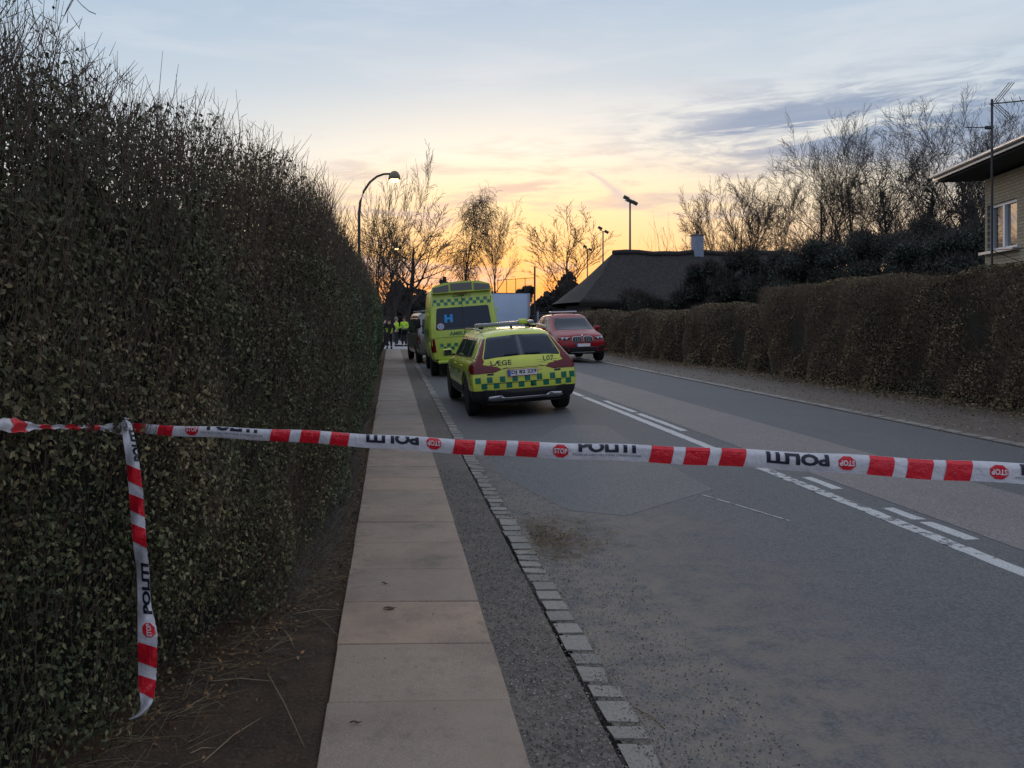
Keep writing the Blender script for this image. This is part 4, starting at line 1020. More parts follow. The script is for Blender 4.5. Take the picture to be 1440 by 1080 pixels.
proj('livery_checks', checks(2, -.72, .72, .80, .10, 14, 1), 'rear', bv, .004, GRN, am, cell=.12, skirt=0)
proj('door_seam', poly_bm([(-.004, .62), (.006, .62), (.006, 2.42), (-.004, 2.42)]), 'rear', bv, .008, BLK, am, skirt=0)
proj('door_panel_crease', poly_bm([(-.80, 1.175), (.80, 1.175), (.80, 1.187), (-.80, 1.187)]), 'rear', bv, .005, mat('seam_green', (.10, .15, .02), .6), am, skirt=0)
proj('handle_recess', poly_bm([(-.28, .71), (.28, .71), (.28, .735), (-.28, .735)]), 'rear', bv, .006, BLK, am)
proj('number_plate_blue', poly_bm([(-.42, .575), (-.14, .575), (-.14, .685), (-.42, .685)]), 'rear', bv, .012, mat('blue_plate', (.12, .22, .48), .4), am)
proj('lettering', fit(text_bm('AB', .01), -.36, -.20, .60, .66), 'rear', bv, .016, PLW, am, skirt=0)
for s in (-1, 1):
    proj('tail_lamp', poly_bm([(s*.82, .76), (s*.96, .74), (s*.965, 1.18), (s*.85, 1.17)][::s]), 'rear', bv, .012, TAIL, am)
    proj('rear_reflector', poly_bm([(s*.78, .50), (s*.92, .50), (s*.92, .54), (s*.78, .54)][::s]), 'rear', bv, .012, TAIL, am)
    sd = 'left' if s < 0 else 'right'; q = (lambda y: -y) if s < 0 else (lambda y: y); side = lambda pl: poly_bm([(q(y), z) for y, z in pl])
    proj('side_window', side([(3.9, 1.5), (4.85, 1.5), (4.5, 2.15), (3.9, 2.2)]), sd, bv, .006, GLASS, am)
    proj('livery_checks', merge([poly_bm([(q(.4+i*.3), 1.05+r_*.2), (q(.7+i*.3), 1.05+r_*.2), (q(.7+i*.3), 1.25+r_*.2), (q(.4+i*.3), 1.25+r_*.2)]) for i in range(14) for r_ in range(2) if (i+r_) % 2]), sd, bv, .004, GRN, am, cell=.2, skirt=0)
    for zz_ in (1.9, 1.0): rbox('door_hinge', (s*.985, .10, zz_), (.04, .05, .11), .01, YEL2, am)
    mr = rbox('mirror', (s*1.17, 4.7, 1.62), (.18, .12, .34), .04, BLK, am); MB().tube([(s*.97, 4.75, 1.5), (s*1.1, 4.7, 1.55)], .02, 5).build('mirror_arm', BLK, am)
    for y_ in (1.05, 4.75): wheel(am, s*.86, y_, .36, .24, s, 8)
# roof fairing with three lamp windows
fr_ = MB(); pf = [(-.86, 2.50), (-.80, 2.70), (-.50, 2.80), (0, 2.83), (.50, 2.80), (.80, 2.70), (.86, 2.50)]
fr_.prism([(a, b) for a, b in pf], -.02, .55, 'y'); fa = fr_.build('roof_fairing', YEL2, am)
for x0, x1, za, zb in ((-.80, -.36, 2.54, (2.67, 2.745)), (-.30, .30, 2.56, (2.77, 2.77)), (.36, .80, 2.54, (2.745, 2.67))):
    pl = [(x0, za), (x1, za), (x1, zb[1]), (x0, zb[0])]
    MB().prism(pl, -.045, -.0, 'y').build('roof_lamp', CLEARG, am)
MB().box((-.02, -.02, 2.475), (.36, .04, .03)).build('brake_lamp', TAIL, am)
rbox('rear_step', (0, -.07, .46), (1.62, .24, .09), .03, YEL2, am)
MB().box((0, .3, .36), (1.5, .3, .14)).build('underbody', BLK, am)
am.scale = (1.0, 1, .945)
am_ = am
place(am, 2.16, 23.0, rad(-.4), .85)

# ---- grey van in front of the ambulance
vn = empty('passenger_van', 'grey van with pale roof partly hidden beyond the ambulance', 'van')
k = .78
R_ = [rg((.10, .03, .0, .02, .03, .18, .26), (.75, .88, .92, .92, .90, .78, .70), (.30, .38, .8, 1.05, 1.15, 1.78, 1.90)),
      rg((.4,)*7, (.8, .91, .94, .94, .92, .81, .74), (.28, .36, .8, 1.05, 1.15, 1.80, 1.95)),
      rg((3.2,)*7, (.8, .91, .94, .94, .92, .81, .74), (.28, .36, .8, 1.05, 1.15, 1.80, 1.96)),
      rg((4.1, 4.1, 4.1, 4.1, 4.15, 3.6, 3.45), (.8, .91, .93, .92, .86, .74, .66), (.28, .36, .8, 1.0, 1.08, 1.72, 1.86)),
      rg((4.75, 4.83, 4.85, 4.83, 4.75, 4.6, 4.5), (.66, .8, .84, .80, .74, .66, .58), (.3, .38, .7, .86, .95, 1.02, 1.06))]
body, bv = loft('body', R_, vn, GREYP, arches=((.95, .33, .40, .6), (3.95, .33, .40, .6)))
proj('rear_window', poly_bm([(-.72, 1.12), (.72, 1.12), (.66, 1.66), (-.66, 1.66)]), 'rear', bv, .006, GLASS, vn)
MB().box((0, 1.7, 1.975), (1.30, 2.9, .03)).build('roof_panel', mat('van_roof_white', (.55, .55, .60), .4), vn)
for s in (-1, 1):
    sd = 'left' if s < 0 else 'right'; q = (lambda y: -y) if s < 0 else (lambda y: y); side = lambda pl: poly_bm([(q(y), z) for y, z in pl])
    for a, b in ((.35, 1.35), (1.42, 2.5), (2.58, 3.45)): proj('side_window', side([(a, 1.12), (b+(.4 if b > 3 else 0), 1.12), (b, 1.70), (a, 1.72)]), sd, bv, .006, GLASS, vn)
    proj('tail_lamp', poly_bm([(s*.80, .75), (s*.93, .75), (s*.92, 1.15), (s*.83, 1.15)][::s]), 'rear', bv, .008, TAIL, vn)
    rbox('mirror', (s*1.05, 3.55, 1.18), (.2, .12, .22), .04, BLK, vn)
    for y_ in (.95, 3.95): wheel(vn, s*.80, y_, .33, .22, s, 8)
place(vn, 1.97, 30.6, rad(4.5))

# ---- red SUV facing the camera
rc = empty('red_suv', 'dark red off-road car with roof light bar facing the camera by the right kerb', 'car')
Z = (.30, .40, .62, .86, .96, 1.02, 1.05)
# built with its front at y=0 end toward +y; ring order rear -> front
R_ = [rg((.12, .04, .0, .06, .14, .50, .62), (.66, .84, .90, .88, .80, .60, .54), (.30, .38, .70, .98, 1.08, 1.50, 1.58)),
      rg((.5, .46, .44, .46, .5, .75, .8), (.78, .92, .94, .92, .84, .66, .59), (.28, .36, .70, 1.0, 1.10, 1.55, 1.62)),
      rg((1.9,)*7, (.80, .92, .945, .93, .85, .70, .62), (.28, .36, .70, 1.0, 1.08, 1.58, 1.655)),
      rg((2.7, 2.7, 2.7, 2.7, 2.7, 2.6, 2.55), (.80, .92, .945, .93, .85, .68, .61), (.28, .36, .70, .99, 1.07, 1.56, 1.64)),
      rg((3.25, 3.25, 3.25, 3.25, 3.42, 2.88, 2.82), (.80, .92, .945, .92, .83, .61, .56), (.28, .36, .70, .98, 1.05, 1.52, 1.585)),
      rg((3.75, 3.75, 3.75, 3.75, 3.72, 3.62, 3.58), (.80, .91, .94, .90, .80, .68, .55), (.28, .36, .70, .94, 1.02, 1.07, 1.09)),
      rg((4.3, 4.35, 4.36, 4.36, 4.34, 4.28, 4.22), (.78, .88, .91, .87, .76, .60, .46), (.28, .34, .64, .88, .97, 1.02, 1.04)),
      rg((4.58, 4.66, 4.70, 4.66, 4.60, 4.54, 4.50), (.62, .78, .82, .77, .68, .55, .42), (.30, .36, .60, .80, .90, .94, .95))]
body, bv = loft('body', R_, rc, REDP, arches=((.92, .37, .43, .62), (3.78, .37, .43, .62)), bulge=(.06, .12), crease=((4, .3),), clad=.40)
proj('windscreen', poly_bm([(-.70, 1.11), (.70, 1.11), (.60, 1.50), (.52, 1.535), (-.52, 1.535), (-.60, 1.50)]), 'front', bv, .005, GLASS, rc)
for s in (-1, 1):
    g_ = [(s*.045, .70), (s*.32, .70), (s*.36, .76), (s*.34, .855), (s*.28, .885), (s*.07, .885), (s*.045, .85)][::s]
    proj('grille', poly_bm(g_), 'front', bv, .012, BLK, rc)
    rim_ = [(s*.03, .685), (s*.33, .685), (s*.38, .76), (s*.355, .87), (s*.29, .905), (s*.06, .905), (s*.03, .86)][::s]
    proj('grille_frame', poly_bm(rim_), 'front', bv, .005, SIL, rc)
    for k in range(3): x = s*(.12+.07*k); proj('grille_slat', poly_bm([(x-.003, .71), (x+.003, .71), (x+.003, .875), (x-.003, .875)]), 'front', bv, .019, SIL, rc, skirt=0)
    hl_ = [(s*.43, .80), (s*.60, .765), (s*.80, .80), (s*.84, .87), (s*.70, .885), (s*.48, .87)][::s]
    h_ = proj('headlight', poly_bm(hl_), 'front', bv, .008, BLK, rc)
    for xx in (.56, .70): proj('lamp_lens', poly_bm([(s*xx+.045*math.cos(2*PI*k/10), .825+.028*math.sin(2*PI*k/10)) for k in range(10)]), 'front', bv, .018, LENS, h_)
    proj('lamp_strip', poly_bm([(s*.46, .858), (s*.80, .858), (s*.80, .872), (s*.46, .872)][::s]), 'front', bv, .018, LENS, h_)
    proj('air_intake', poly_bm([(s*.50, .42), (s*.74, .44), (s*.78, .56), (s*.70, .60), (s*.55, .54)][::s]), 'front', bv, .006, BLK, rc)
    sd = 'left' if s < 0 else 'right'; q = (lambda y: -y) if s < 0 else (lambda y: y); side = lambda pl: poly_bm([(q(y), z) for y, z in pl])
    proj('side_window', side([(.72, 1.16), (1.1, 1.12), (1.1, 1.50), (.98, 1.48)]), sd, bv, .004, GLASS, rc)
    proj('side_window', side([(1.16, 1.12), (1.95, 1.10), (1.95, 1.54), (1.16, 1.51)]), sd, bv, .004, GLASS, rc)
    proj('side_window', side([(2.01, 1.10), (3.0, 1.08), (2.55, 1.50), (2.01, 1.54)]), sd, bv, .004, GLASS, rc)
    proj('side_cladding', side([(1.4, .28), (3.3, .28), (3.3, .38), (1.4, .38)]), sd, bv, .012, BLK, rc)
    mr = rbox('mirror', (s*1.03, 2.92, 1.13), (.22, .13, .15), .045, REDP, rc); MB().box((s*-.02, .03, -.085), (.12, .08, .03)).build('mirror_foot', BLK, mr)
    for y_ in (.92, 3.78): wheel(rc, s*.81, y_, .375, .245, s)
    MB().tube([(s*.66, .8, 1.62), (s*.67, 1.6, 1.665), (s*.66, 2.5, 1.655)], .018, 6).build('roof_rail', BLK, rc)
proj('lower_grille', poly_bm([(-.46, .40), (.46, .40), (.50, .54), (-.50, .54)]), 'front', bv, .006, BLK, rc)
proj('skid_plate', poly_bm([(-.40, .33), (.40, .33), (.44, .365), (-.44, .365)]), 'front', bv, .02, SIL, rc)
proj('bonnet_emblem', poly_bm([(.032*math.cos(2*PI*k/12), .93+.026*math.sin(2*PI*k/12)) for k in range(12)]), 'front', bv, .008, LENS, rc)
plate(rc, 'front', bv, 0, .60, .50, .115, None)
rbox('light_bar', (0, 1.9, 1.735), (1.02, .28, .055), .022, mat('light_bar_pale', (.55, .55, .60), .25, coat=.5), rc)
for x in (-.4, .4): MB().box((x, 1.9, 1.69), (.06, .2, .06)).build('light_bar_foot', BLK, rc)
MB().box((0, 3.9, .33), (1.3, .5, .12)).build('underbody', BLK, rc)
rc.scale = (1, 1, 1.05)
place(rc, 6.66, 33.4, PI+rad(1.5)); 

# ---- box lorry far behind
lo = empty('box_lorry', 'plain pale blue-grey box lorry body rising behind the ambulance', 'lorry')
BOXP = mat('lorry_box_blue_grey', (.46, .57, .74), .45, col2=(.41, .52, .68), scale=1.2)
bx = rbox('cargo_box', (0, 3.2, 2.20), (2.5, 6.4, 2.35), .03, BOXP, lo, 2)
for x in (-1.1, 1.1): MB().box((x*1.08, -.02, 2.2), (.07, .05, 2.30)).build('corner_post', SIL, lo)
MB().box((0, .0, 3.39), (2.4, .05, .03)).build('top_seal', BLK, lo)
MB().box((0, 3.4, .86), (.9, 6.6, .26)).build('chassis', BLK, lo)
rbox('cab', (0, 7.35, 1.75), (2.3, 1.7, 2.3), .12, BOXP, lo)
MB().box((0, 8.21, 2.1), (2.0, .03, .9)).build('windscreen', GLASS, lo)
MB().box((1.30, .3, 2.6), (.06, .3, 1.5)).build('side_awning_rail', SIL, lo)
for s in (-1, 1):
    for y_ in (1.3, 2.4, 7.2): wheel(lo, s*1.0, y_, .48, .28, s, 8)
    MB().box((s*.95, -.06, .95), (.3, .06, .16)).build('tail_lamp', TAIL, lo)
lo.location = (*xy(717, 53), .0); lo.rotation_euler = (0, 0, rad(-3)); lo.scale = (1, 1, 1)

# ------------------------------------------------------------------ police officers
SKIN = mat('skin', (.45, .26, .19), .6); HAIR = mat('dark_hair', (.03, .022, .018), .8); NAVY = mat('navy_cloth', (.012, .014, .022), .85, bump=.3, scale=30, coord='obj')
HIVIS = mat('hi_vis_yellow', (.52, .80, .02), .55, col2=(.44, .72, .02), scale=8, coord='obj'); REFL = mat('reflective_band', (.45, .46, .44), .35, metal=.3)
BLACKC = mat('black_jacket', (.014, .014, .017), .8); GREYH = mat('grey_hair', (.20, .18, .17), .8)
def skin_mesh(name, verts, edges, radii, m, parent, sub=2):
    me = bpy.data.meshes.new(name); me.from_pydata(verts, edges, []); o = bpy.data.objects.new(name, me); COL.objects.link(o)
    md = o.modifiers.new('k', 'SKIN'); md.use_smooth_shade = True
    sv = me.skin_vertices[0].data
    for i, r in enumerate(radii): sv[i].radius = (r if isinstance(r, tuple) else (r, r))
    sv[0].use_root = True
    s2 = o.modifiers.new('s', 'SUBSURF'); s2.levels = sub; s2.render_levels = sub
    m2 = evald(o); o.modifiers.clear(); o.data = m2; m2.materials.append(m); o.parent = parent; return o
def officer(px, D, zb, heading, label, jacket, legs, arms='crossed', hair=HAIR, h=1.8, vest=False, step=0.0):
    x, y = xy(px, D); p = empty('person', label, 'person', (x, y, zb), (0, 0, heading), 'police officers at the end of the footpath')
    s = h/1.8
    st = step
    # facing +y. one continuous body
    V = [(0, 0, .96), (0, .01, 1.12), (0, .0, 1.30), (0, -.01, 1.47), (0, .0, 1.55), (0, .02, 1.62), (0, .025, 1.72)]; Rr = [(.15, .11), (.14, .10), (.165, .11), (.12, .085), (.055, .055), (.075, .085), (.075, .09)]
    E = [(0, 1), (1, 2), (2, 3), (3, 4), (4, 5), (5, 6)]
    def chain(start, pts, rs):
        prev = start
        for q, r in zip(pts, rs): V.append(q); Rr.append(r); E.append((prev, len(V)-1)); prev = len(V)-1
        return prev
    feet = []
    for sgn in (-1, 1):
        fy = st*sgn
        chain(0, [(sgn*.09, 0, .90), (sgn*.115, fy*.5+.02, .50), (sgn*.12, fy-.02, .10), (sgn*.13, fy+.06, .045), (sgn*.14, fy+.15, .035)], [.095, .062, .045, (.042, .04), (.04, .028)])
        sh = (sgn*.19, 0, 1.43)
        if arms == 'crossed': pts = [sh, (sgn*.25, .0, 1.16), (sgn*.06, .20, 1.15), (-sgn*.06, .20, 1.17)]
        elif arms == 'hips': pts = [sh, (sgn*.33, -.04, 1.18), (sgn*.20, .12, 1.06), (sgn*.16, .16, 1.05)]
        else: pts = [sh, (sgn*.24, -.02, 1.14), (sgn*.24, .05, .90), (sgn*.23, .08, .81)]
        chain(3, pts, [.062, .047, .037, .03])
    V = [tuple(c*s for c in q) for q in V]
    skin_mesh('body', V, E, [(a*s if not isinstance(a, tuple) else (a[0]*s, a[1]*s)) for a in Rr], SKIN, p)
    # jacket, trousers as children
    g = .014
    Vj = [(0, 0, .93), (0, .01, 1.12), (0, .0, 1.30), (0, -.01, 1.46), (0, .0, 1.53)]; Rj = [(.175, .135), (.175, .13), (.19, .135), (.15, .105), (.07, .07)]; Ej = [(0, 1), (1, 2), (2, 3), (3, 4)]
    for sgn in (-1, 1):
        sh = (sgn*.195, 0, 1.425)
        if arms == 'crossed': pts = [sh, (sgn*.265, .0, 1.16), (sgn*.07, .21, 1.15)]
        elif arms == 'hips': pts = [sh, (sgn*.34, -.04, 1.18), (sgn*.21, .12, 1.06)]
        else: pts = [sh, (sgn*.25, -.02, 1.14), (sgn*.245, .05, .90)]
        prev = 3
        for q, r in zip(pts, (.082, .065, .052)): Vj.append(q); Rj.append(r); Ej.append((prev, len(Vj)-1)); prev = len(Vj)-1
    Vj = [tuple(c*s for c in q) for q in Vj]
    jk = skin_mesh('jacket', Vj, Ej, [(a*s if not isinstance(a, tuple) else (a[0]*s, a[1]*s)) for a in Rj], jacket, p)
    Vt = [(0, 0, .97), ]; Rt = [(.165, .125)]; Et = []
    for sgn in (-1, 1):
        fy = st*sgn; prev = 0
        for q, r in zip([(sgn*.095, 0, .86), (sgn*.115, fy*.5+.02, .50), (sgn*.12, fy-.01, .12)], (.112, .082, .064)): Vt.append(q); Rt.append(r); Et.append((prev, len(Vt)-1)); prev = len(Vt)-1
    Vt = [tuple(c*s for c in q) for q in Vt]
    skin_mesh('trousers', Vt, Et, [(a*s if not isinstance(a, tuple) else (a[0]*s, a[1]*s)) for a in Rt], legs, p)
    for sgn in (-1, 1):
        fy = st*sgn; rbox('boot', (sgn*.13*s, (fy+.06)*s, .05), (.11, .29, .10), .035, BLK, p)
    hb = bmesh.new(); bmesh.ops.create_icosphere(hb, subdivisions=2, radius=.105*s)
    for v in hb.verts: v.co.y = v.co.y*1.12-.012; v.co.z = v.co.z*1.02+1.735*s; v.co.z = max(v.co.z, (1.70 if v.co.y > .03 else 1.63)*s)
    bmo('hair', hb, hair, p, True)
    for sgn in (-1, 1):
        MB().lathe([(.001, -.01), (.018, 0), (.022, .02), (.012, .04)], 8, 'z', (sgn*.082*s, .02, 1.655*s)).build('ear', SKIN, p)
    MB().tube([(0, .10*s, 1.70*s), (0, .128*s, 1.665*s), (0, .105*s, 1.655*s)], [.008, .014, .008], 6).build('nose', SKIN, p)
    bands = ((1.06, .183, .145), (1.24, .196, .146)) if not vest else ((1.00, .187, .146),)
    for z, a, b in bands:
        mb = MB(); n = 20
        for zz2 in (z-.028, z+.028):
            for k in range(n): t = 2*PI*k/n; mb.v.append((a*math.cos(t)*s, b*math.sin(t)*s, zz2*s))
        for k in range(n): mb.f.append([k, (k+1) % n, n+(k+1) % n, n+k])
        mb.build('reflective_band', REFL, p, True)
    if vest:
        mb = MB(); n = 22; zs_ = (.97, 1.10, 1.22); ab = ((.190, .150), (.193, .150), (.202, .152))
        for z, (a, b) in zip(zs_, ab):
            for k in range(n): t = 2*PI*k/n; mb.v.append((a*math.cos(t)*s, b*math.sin(t)*s, z*s))
        for r_ in range(2):
            for k in range(n): mb.f.append([r_*n+k, r_*n+(k+1) % n, (r_+1)*n+(k+1) % n, (r_+1)*n+k])
        mb.build('hi_vis_vest', HIVIS, p, True)
    return p
officer(542, 53, -.005, rad(-60), 'person in dark clothes half hidden behind the officer nearest the hedge', BLACKC, NAVY, 'crossed', h=1.82)
officer(547.5, 46.5, .0, rad(5), 'person seen from behind in black jacket with yellow lower band beside the hedge', BLACKC, NAVY, 'hips', h=1.76, vest=True, step=.04)
officer(557.5, 51, .0, rad(-70), 'person in hi-vis yellow jacket standing sideways in the middle of the group', HIVIS, NAVY, 'crossed', h=1.80, hair=GREYH)
officer(568.5, 51, .0, rad(150), 'person in hi-vis yellow jacket on the right of the group facing back', HIVIS, NAVY, 'crossed', h=1.83)

# ------------------------------------------------------------------ street lamps
LAMPM = mat('lamp_post_metal', (.045, .038, .032), .5, metal=.3); GLOWM = mat('lamp_glow', (1, .75, .4), .4, emit=((1, .62, .25), 5.0))
SHADEM = mat('lamp_shade_olive', (.16, .13, .08), .5)
def street_lamp(px, D, h, arm, label, group='street lamps behind the left hedge'):
    x, y = xy(px, D); t = empty('street_lamp', label, 'street lamp', (x, y, -.1), group=group)
    pts = [(0, 0, 0), (0, 0, h-2.2), (0, 0, h-1.35)]+[(arm*(1-math.cos(a))*.86, 0, h-1.35+1.35*math.sin(a)) for a in (.3, .6, .9, 1.2, 1.45)]+[(arm*.98, 0, h+.0)]
    MB().tube([(0, 0, 0), (0, 0, 1.2)], .085, 10).build('base', LAMPM, t, True)
    MB().tube(pts, [.065, .055, .05, .045, .042, .04, .038, .036, .036], 10).build('post', LAMPM, t, True)
    sh = MB().lathe([(.03, .10), (.07, .09), (.13, .05), (.19, -.05), (.215, -.18), (.20, -.20), (.10, -.12), (.02, -.08)], 20, 'z', (arm*1.08, 0, h)).build('lamp_shade', SHADEM, t, True)
    MB().lathe([(.02, -.10), (.10, -.13), (.16, -.20), (.13, -.255), (.05, -.285), (.01, -.29)], 16, 'z', (arm*1.08, 0, h)).build('lamp_bowl', GLOWM, t, True); return t
street_lamp(505, 28, 6.75, 1.12, 'tall lit street lamp with curved arm just above the left hedge')
street_lamp(532, 55, 6.75, 1.12, 'smaller distant lit street lamp among the bare trees on the left')

# ------------------------------------------------------------------ floodlight masts
MASTM = mat('galvanised_mast', (.16, .14, .13), .5, metal=.6)
def mast(px, D, ytop, label):
    x, y = xy(px, D); h = H+(450-ytop)/F*D; t = empty('floodlight_mast', label, 'floodlight', (x, y, 0), group='floodlight masts behind the thatched cottage')
    MB().tube([(0, 0, -.2), (0, 0, h)], [.16, .09], 8).build('mast', MASTM, t, True)
    MB().tube([(-.5, 0, h+.15), (.55, 0, h-.25)], .05, 6).build('crossbar', MASTM, t)
    for x_, z_ in ((-.42, .45), (-.05, .12), (.45, -.12)):
        if x_ == -.05 and D > 100: continue
        l = rbox('floodlight', (x_, -.1, h+z_*.9), (.62, .30, .36), .06, MASTM, t, rot=(rad(25), rad(28), 0))
        MB().box((0, -.16, 0), (.5, .02, .28)).build('lamp_glass', CLEARG, l)
mast(886, 84, 284, 'tallest floodlight mast above the cottage roof ridge'); mast(848, 111, 325, 'middle floodlight mast left of the cottage ridge'); mast(826, 138, 350, 'smallest farthest floodlight mast behind the bare tree')

# ------------------------------------------------------------------ thatched cottage
THATCH = mat('thatch', (.042, .037, .034), .95, col2=(.018, .017, .018), scale=5, bscale=22, bump=1.0, coord='obj')
tcx, tcy = xy(812, 45)
th = empty('thatched_cottage', 'low cottage with dark thatched roof and white chimney behind the right hedges', 'house', (10.3, 44.5, 0), (0, 0, rad(1)))
n_u, n_v = 30, 12
def roofpt(u, vv):
    # v 0 eave .. 1 ridge on the near slope; hipped left end
    x = 14*u; sx = 2.9*(vv**.92); z = 2.62+2.95*(vv**1.06)+.06*math.sin(u*17)*vv; y = 3.6*vv
    return Vector((max(x, 0)*(1-0)+(sx*(1-u)), y, z+.02*math.sin(u*40+vv*9)))
for nm, sgn in (('roof', 1), ('roof_rear_slope', -1)):
    v = []; f = []
    for j in range(n_v+1):
        for i in range(n_u+1):
            p = roofpt(i/n_u, j/n_v); v.append((p.x, p.y if sgn > 0 else 7.2-p.y, p.z))
    for j in range(n_v):
        for i in range(n_u): f.append((j*(n_u+1)+i, j*(n_u+1)+i+1, (j+1)*(n_u+1)+i+1, (j+1)*(n_u+1)+i))
    # thick eave
    b = len(v)
    for i in range(n_u+1): p = roofpt(i/n_u, 0); v.append((p.x+.03, (p.y if sgn > 0 else 7.2-p.y)+.25*sgn, p.z-.28))
    for i in range(n_u): f.append((b+i, b+i+1, i+1, i))
    pym(nm, v, f, THATCH, th, True)
v = []; f = []
for j in range(n_v+1):
    vv = j/n_v; p = roofpt(0, vv); q = Vector((p.x, 7.2-p.y, p.z))
    for i in range(9): r = p.lerp(q, i/8); v.append((r.x-.25*math.sin(PI*i/8)*(1-vv), r.y, r.z))
for j in range(n_v):
    for i in range(8): f.append((j*9+i, (j+1)*9+i, (j+1)*9+i+1, j*9+i+1))
pym('roof_hip', v, f, THATCH, th, True)
MB().tube([roofpt(i/14, 1)+Vector((0, 0, .03+.02*math.sin(i*2))) for i in range(15)], .17, 8).build('roof_ridge', THATCH, th, True)
WALLD = mat('timber_dark_wall', (.06, .055, .052), .8); WHT = mat('shaded_white_render', (.25, .29, .37), .7, col2=(.19, .22, .29), scale=4)  # bluish shade of the white render put into its base colour
MB().box((7.3, 3.6, 1.2), (13, 6, 2.6)).build('wall', WALLD, th)
for x in (2.4, 4.6, 7.5):
    w = MB().box((x, .55, 1.5), (1.1, .08, .9)).build('window', WHT, th); MB().box((x, .49, 1.5), (.95, .04, .75)).build('pane', GLASS, w)
ch = MB().box((8.0, 3.6, 5.95), (.55, .55, 1.4)).build('chimney', WHT, th); MB().box((8.0, 3.6, 6.69), (.64, .64, .08)).build('chimney_cap', mat('chimney_brick', (.20, .13, .11), .8), ch)
MB().lathe([(.11, 6.73), (.10, 6.92), (.07, 6.96)], 10, 'z', (8.0, 3.6, 0)).build('chimney_pot', BLK, ch)

# ------------------------------------------------------------------ brick house on the right
def brickm():
    g = G('yellow_brick', .8)
    tcn = g.n('ShaderNodeTexCoord'); sp = g.n('ShaderNodeSeparateXYZ'); g.l(tcn.outputs['Object'], sp.inputs[0]); cb = g.n('ShaderNodeCombineXYZ')
    g.l(sp.outputs[1], cb.inputs[0]); g.l(sp.outputs[2], cb.inputs[1])
    br = g.n('ShaderNodeTexBrick'); g.l(cb.outputs[0], br.inputs[0]); br.inputs['Scale'].default_value = 1; br.inputs['Brick Width'].default_value = .235; br.inputs['Row Height'].default_value = .072
    br.inputs['Mortar Size'].default_value = .007; br.inputs['Color1'].default_value = (.36, .31, .22, 1); br.inputs['Color2'].default_value = (.45, .385, .27, 1); br.inputs['Mortar'].default_value = (.16, .145, .12, 1)
    c = g.mix(g.m_('MULTIPLY', g.step(g.noise(5, 5, .7), .45, .7), .4), br.outputs[0], (.19, .16, .12))
    return g.done(c, [(g.m_('SUBTRACT', 1.0, br.outputs['Fac']), 1.0)], .008)
BRICK = brickm(); FRAME = mat('white_frame', (.70, .74, .80), .4); ZINC = mat('zinc_gutter', (.50, .53, .58), .35, metal=.4); SOFF = mat('dark_soffit', (.03, .03, .035), .8); FELT = mat('roofing_felt', (.05, .05, .055), .9)
bh = empty('brick_house', 'pale yellow brick house with white window and overhanging roof at the right edge', 'house', (13.8, 18.65, 0), (0, 0, -rad(15)))
# local: -y runs along the street wall towards the camera, +x away from the street
wy0, wy1, wz0, wz1 = -1.53, -.12, 3.20, 4.27
MB().box((3.5, -6, 1.6), (7, 12, 3.2)).build('wall', BRICK, bh)
MB().box((.15, (wy1)/2, (wz0+4.9)/2), (.30, -wy1, 4.9-wz0)).build('wall', BRICK, bh)
MB().box((.15, (wy0-12)/2, (wz0+4.9)/2), (.30, wy0+12, 4.9-wz0)).build('wall', BRICK, bh)
MB().box((.15, (wy0+wy1)/2, (wz1+4.9)/2), (.296, wy1-wy0, 4.9-wz1)).build('wall', BRICK, bh)
MB().box((3.65, -.15, 4.05), (6.7, .30, 1.7)).build('wall', BRICK, bh)
wn = MB().box((.10, wy0+.035, (wz0+wz1)/2), (.08, .07, wz1-wz0)).box((.10, wy1-.035, (wz0+wz1)/2), (.08, .07, wz1-wz0)).box((.10, (wy0+wy1)/2, wz1-.035), (.079, wy1-wy0-.14, .07)).box((.10, (wy0+wy1)/2, wz0+.035), (.079, wy1-wy0-.14, .07)).box((.095, (wy0+wy1)/2+.02, (wz0+wz1)/2), (.09, .09, wz1-wz0-.14)).build('window', FRAME, bh)
MIR = mat('window_pane', (.03, .035, .04), .02, spec=1.0, coat=1.0); MIR.node_tree.nodes['Principled BSDF'].inputs['IOR'].default_value = 2.4
for a, b in ((wy0+.07, (wy0+wy1)/2-.025), ((wy0+wy1)/2+.065, wy1-.07)):
    MB().box((.12, (a+b)/2, (wz0+wz1)/2), (.02, b-a, wz1-wz0-.14)).build('pane', MIR, wn, rot=None)
MB().box((-.04, (wy0+wy1)/2, wz0-.03), (.20, wy1-wy0+.24, .06)).build('window_sill', ZINC, bh)
MB().box((3.5, -5.9, 5.00), (8.6, 12.9, .10)).build('roof_soffit', SOFF, bh)
MB().box((3.5, -5.9, 5.10), (8.7, 13.0, .08)).build('roof', FELT, bh)
MB().box((-.86, -5.9, 5.05), (.04, 13.02, .12)).build('fascia', ZINC, bh)
MB().tube([(-.92, .6, 5.09), (-.92, -12.4, 5.08)], .045, 8).build('gutter', ZINC, bh, True)
# aerial mast
AL = mat('aerial_metal', (.05, .05, .055), .5, metal=.5)
ax, ay = xy(1395, 16.4); mz = H+(450-150)/F*16.4
at = empty('aerial_mast', 'thin television aerial mast standing in front of the brick house window', 'aerial', (ax, ay, .1))
MB().tube([(0, 0, 0), (0, 0, mz+.05)], .022, 6).build('mast', AL, at)
MB().tube([(-.05, 0, mz-.05), (1.5, -.5, mz+.02)], .014, 5).build('boom', AL, at)
for k in range(11): u = .08+k*.13; MB().tube([(u, -u/3-.05, mz-.1), (u, -u/3+.05, mz+.08)], .007, 4).build('element', AL, at)
for k in range(3):
    MB().tube([(.02+k*.05, 0, mz-.02), (.28+k*.05, -.1, mz+.36)], .007, 4).build('element', AL, at)
    MB().tube([(.02+k*.06, 0, mz-.06), (.24+k*.06, -.1, mz-.36)], .007, 4).build('element', AL, at)
